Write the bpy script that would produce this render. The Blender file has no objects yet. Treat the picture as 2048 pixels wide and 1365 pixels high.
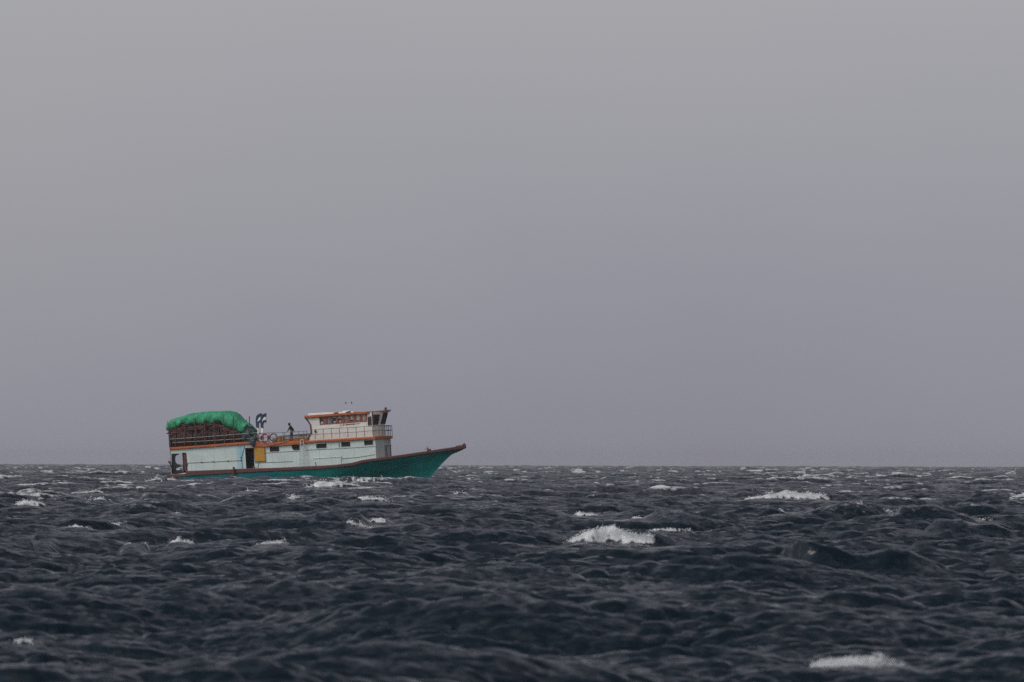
import bpy, bmesh, math, random
import numpy as np
from mathutils import Matrix, Vector
from mathutils.geometry import tessellate_polygon
R = math.radians
sc = bpy.context.scene
C = sc.collection
random.seed(7)

# ------------------------------------------------------------------ camera
FPX = 17067.0                       # focal length in pixels of the 2048 px photograph (300 mm lens)
CAMZ, PITCH, ROLL = 1.9, R(0.797), R(0.158)
DIST = 742.0
cam = bpy.data.cameras.new('camera'); camo = bpy.data.objects.new('camera', cam); C.objects.link(camo)
cam.lens = 300; cam.sensor_width = 36; cam.sensor_fit = 'HORIZONTAL'
cam.clip_start = 0.5; cam.clip_end = 60000
cam.dof.use_dof = True; cam.dof.focus_distance = DIST; cam.dof.aperture_fstop = 8.0; cam.dof.aperture_blades = 9
CAMM = Matrix.Translation((0, 0, CAMZ)) @ Matrix.Rotation(math.pi/2 + PITCH, 4, 'X') @ Matrix.Rotation(ROLL, 4, 'Z')
camo.matrix_world = CAMM
sc.camera = camo

# ------------------------------------------------------------------ world, sun, exposure
FRONT, BACK = .038, .64
SUN_EL, SUN_AZ = 46.0, 236.0         # azimuth clockwise from +Y: high behind the camera, a little to the left
world = bpy.data.worlds.new('World'); sc.world = world; world.use_nodes = True
nt = world.node_tree; nt.nodes.clear()
def N(t, **k):
    n = nt.nodes.new(t)
    for a, b in k.items(): setattr(n, a, b)
    return n
out = N('ShaderNodeOutputWorld'); bg = N('ShaderNodeBackground'); bg2 = N('ShaderNodeBackground'); add = N('ShaderNodeAddShader')
sky = N('ShaderNodeTexSky', sky_type='NISHITA'); sky.sun_disc = False
sky.sun_elevation = R(SUN_EL); sky.sun_rotation = R(SUN_AZ); sky.dust_density = 4.0; sky.air_density = 1.0
hsv = N('ShaderNodeHueSaturation'); hsv.inputs['Saturation'].default_value = 0.3
nt.links.new(sky.outputs[0], hsv.inputs['Color']); nt.links.new(hsv.outputs[0], bg.inputs[0])
bg.inputs[1].default_value = 0.05
# the rain cloud that covers the sky: grey, darker and bluer low down
tc = N('ShaderNodeTexCoord'); sep = N('ShaderNodeSeparateXYZ'); nt.links.new(tc.outputs['Generated'], sep.inputs[0])
nz = N('ShaderNodeTexNoise'); nz.inputs['Scale'].default_value = 22; nz.inputs['Detail'].default_value = 2; nz.inputs['Roughness'].default_value = 0.45
mp = N('ShaderNodeMapping'); mp.inputs['Scale'].default_value = (1, 1, 1.6); mp.inputs['Location'].default_value = (0.31, 0.12, 0.2)
nt.links.new(tc.outputs['Generated'], mp.inputs[0]); nt.links.new(mp.outputs[0], nz.inputs[0])
ma = N('ShaderNodeMath', operation='MULTIPLY_ADD'); nt.links.new(nz.outputs[0], ma.inputs[0]); ma.inputs[1].default_value = 0.034
mn0 = N('ShaderNodeMath', operation='MINIMUM'); nt.links.new(sep.outputs[0], mn0.inputs[0]); mn0.inputs[1].default_value = 0
mx0 = N('ShaderNodeMath', operation='MULTIPLY_ADD'); nt.links.new(mn0.outputs[0], mx0.inputs[0]); mx0.inputs[1].default_value = -.26; nt.links.new(sep.outputs[2], mx0.inputs[2])
nt.links.new(mx0.outputs[0], ma.inputs[2])
mm = N('ShaderNodeMapRange'); nt.links.new(ma.outputs[0], mm.inputs[0]); mm.inputs[1].default_value = 0.0; mm.inputs[2].default_value = 1.0
mm.inputs[3].default_value = 0.0; mm.inputs[4].default_value = 1.0
cr = N('ShaderNodeValToRGB'); nt.links.new(mm.outputs[0], cr.inputs[0])
def lin(c): return tuple(((v/255)/12.92 if v/255 <= .04045 else ((v/255+.055)/1.055)**2.4) for v in c)
SKYSTOPS = [(0.0, (132, 131, 144)), (0.012, (138, 137, 150)), (0.030, (146, 146, 158)), (0.047, (151, 151, 161)), (0.066, (155, 154, 162)), (0.085, (156, 156, 162)), (1.0, (156, 156, 162))]
el = cr.color_ramp.elements
while len(el) > 1: el.remove(el[-1])
for i, (p, c) in enumerate(SKYSTOPS):
    e = el[0] if i == 0 else el.new(p)
    e.position = p; e.color = (*lin(c), 1)
# unseen upper sky, made dark ahead to darken the sea, bright behind to light walls
hi = N('ShaderNodeMapRange', interpolation_type='SMOOTHSTEP'); nt.links.new(sep.outputs[2], hi.inputs[0]); hi.inputs[1].default_value = .060; hi.inputs[2].default_value = .12
az = N('ShaderNodeMapRange', interpolation_type='SMOOTHSTEP')
dt = N('ShaderNodeVectorMath', operation='DOT_PRODUCT'); nt.links.new(tc.outputs['Generated'], dt.inputs[0]); dt.inputs[1].default_value = (.52, .85, 0)
nt.links.new(dt.outputs['Value'], az.inputs[0]); az.inputs[1].default_value = .25; az.inputs[2].default_value = -.55
f1_ = N('ShaderNodeMix', data_type='RGBA'); f1_.inputs[6].default_value = (FRONT*1.0, FRONT*.9, FRONT*1.3, 1); f1_.inputs[7].default_value = (BACK, BACK, BACK*1.02, 1)
nt.links.new(az.outputs[0], f1_.inputs[0])
f2_ = N('ShaderNodeMix', data_type='RGBA'); nt.links.new(hi.outputs[0], f2_.inputs[0]); nt.links.new(cr.outputs[0], f2_.inputs[6]); nt.links.new(f1_.outputs[2], f2_.inputs[7])
nt.links.new(f2_.outputs[2], bg2.inputs[0]); bg2.inputs[1].default_value = 0.86
nt.links.new(bg.outputs[0], add.inputs[0]); nt.links.new(bg2.outputs[0], add.inputs[1]); nt.links.new(add.outputs[0], out.inputs[0])

sun = bpy.data.lights.new('sun', 'SUN'); suno = bpy.data.objects.new('sun', sun); C.objects.link(suno)
sun.energy = 0.95; sun.angle = R(25); sun.color = (1.0, 0.965, 0.92)
a, e_ = R(SUN_AZ), R(SUN_EL)
sd = Vector((math.sin(a)*math.cos(e_), math.cos(a)*math.cos(e_), math.sin(e_)))
suno.rotation_euler = (-sd).to_track_quat('-Z', 'Y').to_euler()

sc.view_settings.view_transform = 'Standard'; sc.view_settings.look = 'None'
sc.view_settings.exposure = 0.0; sc.view_settings.gamma = 1.0; sc.view_settings.use_curve_mapping = False
sc.render.engine = 'CYCLES'
cy = sc.cycles
cy.max_bounces = 5; cy.diffuse_bounces = 2; cy.glossy_bounces = 3; cy.transmission_bounces = 3; cy.volume_bounces = 0
cy.use_denoising = False; cy.denoiser = 'OPENIMAGEDENOISE'; cy.use_adaptive_sampling = False; cy.caustics_reflective = False; cy.caustics_refractive = False
sc.render.use_persistent_data = False

# ------------------------------------------------------------------ materials
def mat(name, col, rough=.6, var=.0, vscale=2., col2=None, bump=0., bscale=20., metal=0., stretch=(1, 1, 1), spec=.5, detail=4):
    m = bpy.data.materials.new(name); m.use_nodes = True; t = m.node_tree; b = t.nodes['Principled BSDF']
    b.inputs['Roughness'].default_value = rough; b.inputs['Metallic'].default_value = metal
    b.inputs['Specular IOR Level'].default_value = spec
    b.inputs['Base Color'].default_value = (*col, 1)
    co = t.nodes.new('ShaderNodeTexCoord'); mpp = t.nodes.new('ShaderNodeMapping'); mpp.inputs['Scale'].default_value = stretch
    t.links.new(co.outputs['Object'], mpp.inputs[0])
    if var or col2:
        n = t.nodes.new('ShaderNodeTexNoise'); n.inputs['Scale'].default_value = vscale; n.inputs['Detail'].default_value = detail
        n.inputs['Roughness'].default_value = .6
        t.links.new(mpp.outputs[0], n.inputs[0])
        mr = t.nodes.new('ShaderNodeMapRange'); mr.inputs[1].default_value = .35; mr.inputs[2].default_value = .68
        t.links.new(n.outputs[0], mr.inputs[0])
        mx = t.nodes.new('ShaderNodeMix'); mx.data_type = 'RGBA'
        t.links.new(mr.outputs[0], mx.inputs[0])
        mx.inputs[6].default_value = (*col, 1)
        c2 = col2 if col2 else tuple(v*(1-var) for v in col)
        mx.inputs[7].default_value = (*c2, 1)
        t.links.new(mx.outputs[2], b.inputs['Base Color'])
    if bump:
        n2 = t.nodes.new('ShaderNodeTexNoise'); n2.inputs['Scale'].default_value = bscale; n2.inputs['Detail'].default_value = 3
        t.links.new(mpp.outputs[0], n2.inputs[0])
        bp = t.nodes.new('ShaderNodeBump'); bp.inputs['Strength'].default_value = 1; bp.inputs['Distance'].default_value = bump
        t.links.new(n2.outputs[0], bp.inputs['Height']); t.links.new(bp.outputs[0], b.inputs['Normal'])
    return m

# ------------------------------------------------------------------ sea
RE = 6371000.0
def fft_tile(L, n, lmin, lmax, peak, std, seed, wdir, spread, chop, kexp=3.75):
    rng = np.random.default_rng(seed)
    k1 = np.fft.fftfreq(n, L/n)*2*np.pi
    kx, ky = np.meshgrid(k1, k1, indexing='ij')
    k = np.hypot(kx, ky); k[0, 0] = 1
    kp = 2*np.pi/peak
    S = np.exp(-1.1*(kp/k)**2)/k**kexp
    c = (kx*math.cos(wdir)+ky*math.sin(wdir))/k
    S *= np.where(c > 0, c**spread, 0) + 0.04
    lam = 2*np.pi/k
    S *= (1/(1+np.exp(-(lam-lmin)/(0.12*lmin))))*(1/(1+np.exp((lam-lmax)/(0.12*lmax))))
    S[0, 0] = 0
    A = (rng.normal(size=(n, n))+1j*rng.normal(size=(n, n)))*np.sqrt(S)
    def f(M): return np.real(np.fft.ifft2(M))
    H = f(A); s = std/H.std(); A *= s
    H = f(A)
    Dx = f(1j*kx/k*A)*-chop; Dy = f(1j*ky/k*A)*-chop
    # jacobian terms of the choppy displacement
    Jxx = f(kx*kx/k*A)*chop; Jyy = f(ky*ky/k*A)*chop; Jxy = f(kx*ky/k*A)*chop
    return L, n, np.stack([H, Dx, Dy, Jxx, Jyy, Jxy], -1).astype(np.float32)
def sample(tile, x, y, rot):
    L, n, M = tile
    c, s = math.cos(rot), math.sin(rot)
    u = ((x*c+y*s)/L*n); v = ((-x*s+y*c)/L*n)
    iu = np.floor(u); iv = np.floor(v); fu = (u-iu)[..., None].astype(np.float32); fv = (v-iv)[..., None].astype(np.float32)
    i0 = iu.astype(np.int64) % n; j0 = iv.astype(np.int64) % n; i1 = (i0+1) % n; j1 = (j0+1) % n
    o = M[i0, j0]*(1-fu)*(1-fv)+M[i1, j0]*fu*(1-fv)+M[i0, j1]*(1-fu)*fv+M[i1, j1]*fu*fv
    dx = o[..., 1]*c-o[..., 2]*s; dy = o[..., 1]*s+o[..., 2]*c
    jxx = o[..., 3]*c*c+o[..., 4]*s*s-2*o[..., 5]*c*s
    jyy = o[..., 3]*s*s+o[..., 4]*c*c+2*o[..., 5]*c*s
    jxy = (o[..., 3]-o[..., 4])*c*s+o[..., 5]*(c*c-s*s)
    return o[..., 0], dx, dy, jxx, jyy, jxy
WD = R(-78)      # waves run towards the camera, a little to the right
T1 = fft_tile(211., 1024, 3.0, 60, 9.5, 0.175, 11, WD, 3.0, 1.1, 3.9)
T2 = fft_tile(37., 1024, 0.16, 3.2, 2.2, 0.041, 5, WD-R(9), 1.2, 1.15, 2.9)
T3 = fft_tile(11.3, 512, 0.07, 1.0, .7, 0.0135, 8, WD+R(14), .8, 1.0, 2.8)

def vnoise(x, y, seed):      # smooth value noise
    xi = np.floor(x); yi = np.floor(y); fx = x-xi; fy = y-yi
    fx = fx*fx*(3-2*fx); fy = fy*fy*(3-2*fy)
    def h(i, j):
        v = np.sin(i*127.1+j*311.7+seed*74.7)*43758.5453
        return v-np.floor(v)
    return (h(xi, yi)*(1-fx)+h(xi+1, yi)*fx)*(1-fy)+(h(xi, yi+1)*(1-fx)+h(xi+1, yi+1)*fx)*fy

def ray(px, py):
    d = CAMM.to_3x3() @ Vector(((px-1024)/FPX, -(py-682.5)/FPX, -1))
    return Vector((0, 0, CAMZ)), d
def sea_point(px, py, z=0.0):
    o, d = ray(px, py)
    zz = z
    for _ in range(6):
        t = (zz-o.z)/d.z; p = o+d*t; zz = z-(p.x*p.x+p.y*p.y)/(2*RE)
    return p
# breaking crests seen in the photograph: x0, x1, top, bottom (surveyed), foam density
CRESTS = [(1128, 1300, 1047, 1085, 1.0), (1290, 1378, 1050, 1061, .55), (1497, 1648, 979, 997, 1.0), (1615, 1822, 1299, 1338, .7),
 (30, 92, 994, 1008, .9), (130, 192, 1040, 1056, .95), (203, 252, 1040, 1049, .8), (328, 388, 1062, 1078, .75), (246, 300, 1076, 1082, .45),
 (150, 212, 980, 987, .75), (178, 220, 995, 1002, .7), (716, 782, 989, 1000, .95), (574, 606, 990, 999, .9), (385, 437, 997, 1004, .8),
 (250, 276, 993, 999, .7), (625, 712, 960, 975, 1.0), (518, 580, 1077, 1087, .7), (690, 745, 1040, 1049, .7), (738, 784, 1034, 1044, .7),
 (1537, 1590, 1018, 1024, .8), (1145, 1218, 1016, 1027, .5), (1253, 1292, 1024, 1034, .7), (1950, 1992, 1030, 1038, .7),
 (1812, 1852, 1055, 1062, .6), (1700, 1728, 1004, 1010, .8), (18, 70, 1260, 1276, .5), (878, 932, 1177, 1188, .5),
 (488, 518, 974, 980, .8), (340, 370, 1012, 1021, .7), (1020, 1052, 955, 960, .8), (1150, 1178, 956, 960, .7), (1655, 1680, 949, 954, .8),
 (862, 898, 936, 946, .8), (300, 352, 953, 962, .9), (40, 62, 940, 944, .8), (230, 262, 942, 947, .7), (597, 672, 952, 960, .95), (690, 832, 951, 961, 1.0), (1205, 1235, 1016, 1022, .5), (60, 100, 1072, 1080, .4), (985, 1265, 1172, 1246, 0), (1540, 1890, 1092, 1152, 0), (325, 425, 1148, 1184, 0), (20, 160, 1266, 1318, 0), (1480, 1620, 1014, 1044, 0), (620, 800, 1290, 1330, 0), (1880, 2047, 1184, 1225, 0), (100, 230, 1035, 1062, 0), (430, 560, 1150, 1175, 0), (700, 830, 1255, 1285, 0), (1380, 1560, 1200, 1235, 0), (560, 600, 1020, 1027, .4), (1420, 1450, 975, 980, .6), (1880, 1912, 965, 969, .7), (1760, 1790, 1018, 1023, .5), (905, 935, 985, 990, .7), (960, 985, 1000, 1004, .5)]

def build_sea():
    ds = []
    d = 4.0
    while d < 7200:
        ds.append(d)
        if d < 58: d += max(.25, .03*d)
        elif d < 400: d += .00065*d
        elif d < 1000: d += .0009*d
        else: d += .0021*d
    ds = np.array(ds)
    half = np.arange(0, .0735, .000172)
    st = .000172; h2 = list(half)
    while h2[-1] < math.pi:
        st *= 1.055; h2.append(h2[-1]+st)
    h2[-1] = math.pi
    ph = np.array([-v for v in h2[:0:-1]]+h2)
    nr, nc = len(ds), len(ph)
    print('sea grid', nr, nc)
    D, P = np.meshgrid(ds, ph, indexing='ij')
    X = D*np.sin(P); Y = D*np.cos(P)
    Z = np.zeros_like(X); F = np.zeros(X.shape, np.float32)
    rg_ = np.random.default_rng(1); tx, ty = rg_.uniform(-900, 900, 40000), rg_.uniform(200, 2000, 40000)
    q1 = sample(T1, tx, ty, R(17)); q2 = sample(T2, tx*.55, ty, R(-8))
    Jt = (1-(q1[3]+.12*q2[3]))*(1-(q1[4]+.12*q2[4]))-(q1[5]+.12*q2[5])**2
    JQ = np.quantile(Jt, [.002, .009, .03, .1, .5, .9]); JT = JQ[1]
    for r0 in range(0, nr, 256):
        s = slice(r0, r0+256)
        x, y = X[s], Y[s]
        h1, dx1, dy1, a1, b1, c1 = sample(T1, x, y, R(17))
        h2_, dx2, dy2, a2, b2, c2 = sample(T2, x*.55, y, R(-8))
        gust = .5+.75*vnoise(x/9, y/38, 3)+.35*vnoise(x/3.1, y/11, 31)
        fade = np.clip(1.35-D[s]/2600, .35, 1)
        h3, dx3, dy3, _a, _b, _c = sample(T3, x*.6, y, R(23)); w3 = np.clip(1.35-D[s]/520, 0, 1)*(.35+1.1*vnoise(x/2.2, y/9, 41))
        nearb = np.exp(-np.maximum(D[s]-60, 0)/130)
        w2 = gust*fade*(1+.15*nearb); w1 = 1-.1*nearb
        h = h1*w1+h2_*w2+h3*w3; dx = dx1*w1+dx2*w2+dx3*w3; dy = dy1*w1+dy2*w2+dy3*w3
        wj = .12; J = (1-(a1+a2*wj))*(1-(b1+b2*wj))-(c1+c2*wj)**2
        patch = vnoise(x/13+7, y/23, 9)
        foam = np.clip((JT+0.16*(patch-.5)-J)/0.11, 0, 1)*(.6+.4*vnoise(x*.9, y*.5, 12))*np.clip(1.25-D[s]/5200, .3, 1)*np.clip((D[s]-120)/260, .0, 1)
        F[s] = foam
        X[s] = x+dx; Y[s] = y+dy; Z[s] = h
    print('J', JQ)
    blobs = []; HM = np.zeros(X.shape, np.float32)
    Xr, Yr = D*np.sin(P), D*np.cos(P)
    for (x0, x1, yt, yb, dens) in CRESTS:
        BL = .30 if yb < 1130 and dens else .16
        p0 = sea_point(x0, yb, BL); p1 = sea_point(x1, yb, BL)
        c = (p0+p1)/2; dist = math.hypot(c.x, c.y)
        if dens and yb < 1130:      # troughs lie in front of a breaking crest, so it stands clear
            w0 = (p1-p0).length/2
            r0, r1 = np.searchsorted(ds, [dist-min(70, dist*.3), dist]); c0, c1_ = np.searchsorted(ph, [math.atan2(c.x, c.y)-2.2*w0/dist, math.atan2(c.x, c.y)+2.2*w0/dist])
            s = (slice(r0, r1), slice(c0, c1_))
            lx = (Xr[s]-c.x*Yr[s]/c.y)/w0; ly = dist-np.hypot(Xr[s], Yr[s])
            lim = BL-.07-.14*vnoise(Xr[s]*1.7, Yr[s]*.3, 23)+ly*(CAMZ-BL)/dist; k_ = np.clip(2.1-np.abs(lx), 0, 1)
            over = np.maximum(Z[s]-lim, 0); Z[s] = Z[s]-over*.8*k_*(.6+.4*vnoise(Xr[s]*1.3, Yr[s]*.6, 17))
        wv = (p1-p0).length/2; A = min((yb-yt)*dist/FPX*(.85 if x1-x0 < 100 and dens else 1.3 if not dens else .95), .45*wv); dens = min(1, .72+.33*dens) if dens > .4 else dens
        big = dist > 1200
        r0, r1 = np.searchsorted(ds, [dist-8*A-7, dist+14*A+5]); c0, c1_ = np.searchsorted(ph, [math.atan2(c.x, c.y)-3.4*wv/dist, math.atan2(c.x, c.y)+3.4*wv/dist])
        s = (slice(r0, r1), slice(c0, c1_))
        x, y = Xr[s], Yr[s]
        lx = (x-c.x)/wv; ly = (dist-np.hypot(x, y))            # ly>0 : camera side
        bend = 1.5*A*(lx*lx)*(1+.6*math.sin(x0))+1.2*A*(vnoise(lx*2.1+x0, lx*0, 5)-.5)
        ly = ly+bend
        # calm the waves in front of and under the crest
        m = np.exp(-np.abs(lx)**4/2.6)*np.clip(1-np.maximum(ly-.6, 0)/(6*A+3), 0, 1)*np.clip(1+np.minimum(ly+3*A, 0)/(3*A+1.5), 0, 1)
        m = m*m*(3-2*m)
        env = np.exp(-np.abs(lx+.25*math.sin(yb))**2.4*1.0)*(.6+.7*vnoise(lx*1.6+x0, lx*0+yb, 3) if not dens else .62+.6*vnoise(lx*3+x0*.37, lx*0+yb, 2)+.25*vnoise(lx*9+x0, lx*0+yb, 3))
        t = ly/A
        prof = np.where(t > -.35, 1/(1+np.exp((t+.1)*4.6)), 1/(1+np.exp(.25*-4.6))**0*(.76)*np.exp(-np.square((t+.35)/2.6))*1.0)
        m = m*(1 if dens else .7); Z[s] = Z[s]*(1-.72*m)+m*BL*.85+A*env*prof*1.05
        X[s] = Xr[s]+(X[s]-Xr[s])*(1-.8*m); Y[s] = Yr[s]+(Y[s]-Yr[s])*(1-.8*m)
        inside = np.clip((1.04-np.abs(lx))/.12, 0, 1)
        rag = vnoise(x/(A*.32), y/(A*.32), 4)*.6+vnoise(x/(A*.13), y/(A*.13), 8)*.4
        te = t/(.15+.85*np.clip(env, 0, 1.1))
        fm = inside*np.clip((te+.9+rag*1.2)/.6, 0, 1)*np.clip((.35-te+rag*1.1)/.55, 0, 1)
        tail = .8*np.clip(1.9-np.abs(lx+.5*math.sin(x0*1.7)), 0, 1)*np.clip(1-np.abs(t+.25+.5*(rag-.5))/.30, 0, 1)*np.clip(rag*3-.9, 0, 1)
        fm = np.maximum(fm*(.75+.5*rag), tail)*dens
        if dens == 0: fm = .42*inside*np.clip(1-np.abs(te+.1)/.22, 0, 1)*np.clip(rag*2-1, 0, 1)
        F[s] = np.maximum(F[s]*(1-.7*m), np.clip(fm, 0, 1)); HM[s] = np.maximum(HM[s], fm if dens else 0)
        if dens < .7: HM[s] = np.where(fm > 0, HM[s]*.6, HM[s])
        blobs.append((c, dist, wv, A, dens, x0, yb))
    # wash along the boat's waterline
    Zc = Z-(X*X+Y*Y)/(2*RE)
    F2 = hull_wash(X, Y, Z)
    F = np.maximum(F, F2); HM = np.maximum(HM, F2)
    co = np.stack([X, Y, Zc], -1).reshape(-1, 3).astype(np.float32)
    me = bpy.data.meshes.new('sea')
    nv = nr*nc; nf = (nr-1)*(nc-1)
    me.vertices.add(nv); me.vertices.foreach_set('co', co.ravel())
    idx = np.arange(nv, dtype=np.int32).reshape(nr, nc)
    q = np.stack([idx[:-1, :-1], idx[:-1, 1:], idx[1:, 1:], idx[1:, :-1]], -1).reshape(-1)
    q = np.stack([idx[:-1, :-1], idx[1:, :-1], idx[1:, 1:], idx[:-1, 1:]], -1)[..., ::-1].reshape(-1)
    me.loops.add(nf*4); me.loops.foreach_set('vertex_index', q)
    me.polygons.add(nf); me.polygons.foreach_set('loop_start', np.arange(0, nf*4, 4, dtype=np.int32))
    me.polygons.foreach_set('use_smooth', np.ones(nf, bool))
    at = me.attributes.new('foam', 'FLOAT', 'POINT'); at.data.foreach_set('value', F.reshape(-1).astype(np.float32))
    me.update(calc_edges=True)
    o = bpy.data.objects.new('sea', me); C.objects.link(o); o['kind'] = 'structure'
    if me.polygons[nf//2].normal.z < 0: me.flip_normals()
    me.materials.append(sea_mat())
    return co, HM.reshape(-1), (nr, nc, ds, ph), blobs

def sea_mat():
    m = bpy.data.materials.new('sea_water'); m.use_nodes = True; t = m.node_tree; L = t.links
    b = t.nodes['Principled BSDF']
    nn = lambda ty, **k: [setattr(n, a_, v_) or n for n in [t.nodes.new(ty)] for a_, v_ in (k.items() or [('label', '')])][-1]
    co = nn('ShaderNodeTexCoord')
    mp1 = nn('ShaderNodeMapping'); mp1.inputs['Scale'].default_value = (.62, 1, 1); L.new(co.outputs['Object'], mp1.inputs[0])
    n1 = nn('ShaderNodeTexNoise'); n1.inputs['Scale'].default_value = 7; n1.inputs['Detail'].default_value = 6; n1.inputs['Roughness'].default_value = .68
    n1.inputs['Distortion'].default_value = .4
    L.new(mp1.outputs[0], n1.inputs[0])
    # wind ripples: the noise gives the water's slope directly, so it keeps its strength at grazing view
    geo = nn('ShaderNodeNewGeometry')
    sub = nn('ShaderNodeVectorMath', operation='SUBTRACT'); L.new(n1.outputs['Color'], sub.inputs[0]); sub.inputs[1].default_value = (.5, .5, .5)
    mul = nn('ShaderNodeVectorMath', operation='MULTIPLY'); L.new(sub.outputs[0], mul.inputs[0]); mul.inputs[1].default_value = (1.0, 2.1, 0)
    adv = nn('ShaderNodeVectorMath', operation='ADD'); L.new(mul.outputs[0], adv.inputs[0]); L.new(geo.outputs['Normal'], adv.inputs[1])
    bp = nn('ShaderNodeVectorMath', operation='NORMALIZE'); L.new(adv.outputs[0], bp.inputs[0])
    b.inputs['Base Color'].default_value = (.0022, .0092, .0150, 1); b.inputs['Roughness'].default_value = .12; b.inputs['IOR'].default_value = 1.33
    b.inputs['Specular IOR Level'].default_value = .5
    L.new(bp.outputs[0], b.inputs['Normal'])
    fb = nn('ShaderNodeBsdfPrincipled'); fb.inputs['Base Color'].default_value = (.66, .67, .69, 1); fb.inputs['Roughness'].default_value = .8
    n2 = nn('ShaderNodeTexNoise'); n2.inputs['Scale'].default_value = 5.5; n2.inputs['Detail'].default_value = 6; n2.inputs['Roughness'].default_value = .72
    mp2 = nn('ShaderNodeMapping'); mp2.inputs['Scale'].default_value = (.7, 1, 1); L.new(co.outputs['Object'], mp2.inputs[0]); L.new(mp2.outputs[0], n2.inputs[0])
    b2 = nn('ShaderNodeBump'); b2.inputs['Distance'].default_value = .12; L.new(n2.outputs[0], b2.inputs['Height']); L.new(b2.outputs[0], fb.inputs['Normal'])
    at = nn('ShaderNodeAttribute', attribute_name='foam')
    m1 = nn('ShaderNodeMath', operation='MULTIPLY_ADD'); L.new(n2.outputs[0], m1.inputs[0]); m1.inputs[1].default_value = 1.5; m1.inputs[2].default_value = -.98
    m2 = nn('ShaderNodeMath', operation='ADD'); L.new(m1.outputs[0], m2.inputs[0]); L.new(at.outputs['Fac'], m2.inputs[1])
    mr = nn('ShaderNodeMapRange', interpolation_type='SMOOTHSTEP'); L.new(m2.outputs[0], mr.inputs[0]); mr.inputs[1].default_value = .08; mr.inputs[2].default_value = .62
    mx = nn('ShaderNodeMixShader'); L.new(mr.outputs[0], mx.inputs[0]); L.new(b.outputs[0], mx.inputs[1]); L.new(fb.outputs[0], mx.inputs[2])
    L.new(mx.outputs[0], t.nodes['Material Output'].inputs[0])
    n3 = nn('ShaderNodeTexNoise'); n3.inputs['Scale'].default_value = 2.6; n3.inputs['Detail'].default_value = 5; L.new(co.outputs['Object'], n3.inputs[0])
    r3 = nn('ShaderNodeMapRange'); L.new(n3.outputs[0], r3.inputs[0]); r3.inputs[1].default_value = .38; r3.inputs[2].default_value = .62
    c3 = nn('ShaderNodeMix', data_type='RGBA'); L.new(r3.outputs[0], c3.inputs[0]); c3.inputs[6].default_value = (.42, .45, .48, 1); c3.inputs[7].default_value = (.72, .73, .75, 1); L.new(c3.outputs[2], fb.inputs['Base Color'])  # noise patches of grey paint shading into the froth colour
    return m

# ------------------------------------------------------------------ the boat's frame
YAW, TRIM = R(12), R(3.7)
o_, d_ = ray(350, 955)
BM = Matrix.Translation((d_.x/d_.y*DIST, DIST, -.04)) @ Matrix.Rotation(-YAW, 4, 'Z') @ Matrix.Rotation(-TRIM, 4, 'Y')
BI = BM.inverted()
def S(px, py, Y):      # survey: the point of the boat's plane y = Y seen at a photograph position
    o, d = ray(px, py)
    o = BI @ o; d = BI.to_3x3() @ d
    t = (Y-o.y)/d.y; p = o+d*t
    return (p.x, p.z)
def z1(x, y): return (320+x/6.4, 790+y/6.4)
def z2(x, y): return (580+x/5.535, 790+y/5.535)
def z3(x, y): return (330+x/8.533, 810+y/8.533)
def z4(x, y): return (460+x/8.531, 810+y/8.531)
def z5(x, y): return (600+x/10.24, 795+y/10.24)
def c1(x, y): return (505+x/18.2, 820+y/18.2)
def c2(x, y): return (565+x/25.27, 838+y/25.27)
def c4(x, y): return (332+x/18.96, 890+y/18.96)
def SP(f, pts, Y): return [S(*f(*p), Y) for p in pts]

SHEER = [(337, 949.4, 2.25), (371, 948, 2.33), (373.2, 942.3, 2.33), (430, 940.2, 2.42), (492, 937.6, 2.5), (600, 934.6, 2.52), (670, 930, 2.45), (706, 925.5, 2.36), (724.5, 920.4, 2.3),
         (760.7, 915.6, 2.1), (800, 910.3, 1.75), (851, 903, 1.15), (890, 897, .62), (923, 892, .2), (931, 889.8, .07)]
RAILB = [(337, 955.8, 2.25), (371, 952.5, 2.33), (464, 947, 2.48), (554, 942.3, 2.52), (640, 938.6, 2.5), (706, 931.8, 2.36), (724.5, 926.4, 2.3),
         (760.7, 921, 2.1), (800, 915.8, 1.75), (851, 908.3, 1.15), (890, 902.6, .62), (923, 898.0, .2), (931, 896.5, .07)]
STEM = [(932, 896.5), (919.6, 903), (903.4, 909.5), (890.8, 921), (876, 937), (861, 955.3), (853, 965), (845, 975)]
def curve(pts):
    a_ = [(*S(x, y, -b_), b_) for x, y, b_ in pts]
    return np.array(sorted(a_))
cs, cb = curve(SHEER), curve(RAILB)
stem = np.array(sorted(S(x, y, 0) for x, y in STEM))
XT = min(stem[-1, 0], cs[-1, 0])
def half(X): return float(np.interp(X, cs[:, 0], cs[:, 2]))
def ztop(X): return float(np.interp(X, cs[:, 0], cs[:, 1]))
def zbot(X): return float(np.interp(X, cb[:, 0], cb[:, 1]))
def zkeel(X): return float(np.interp(X, [0, stem[0, 0]-3, *stem[:, 0]], [-.9, -1.4, *stem[:, 1]]))
def flare(X):
    u = X/XT
    return float(np.interp(u, [0, .3, .55, .72, .82, .9, 1], [.13, .10, .22, .8, 1.45, 1.8, 1.7]))
def hull_y(X, z):
    zk, zt = zkeel(X), zbot(X)
    s_ = min(max((z-zk)/max(zt-zk, 1e-4), 0), 1)
    return half(X)*s_**flare(X)

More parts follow.
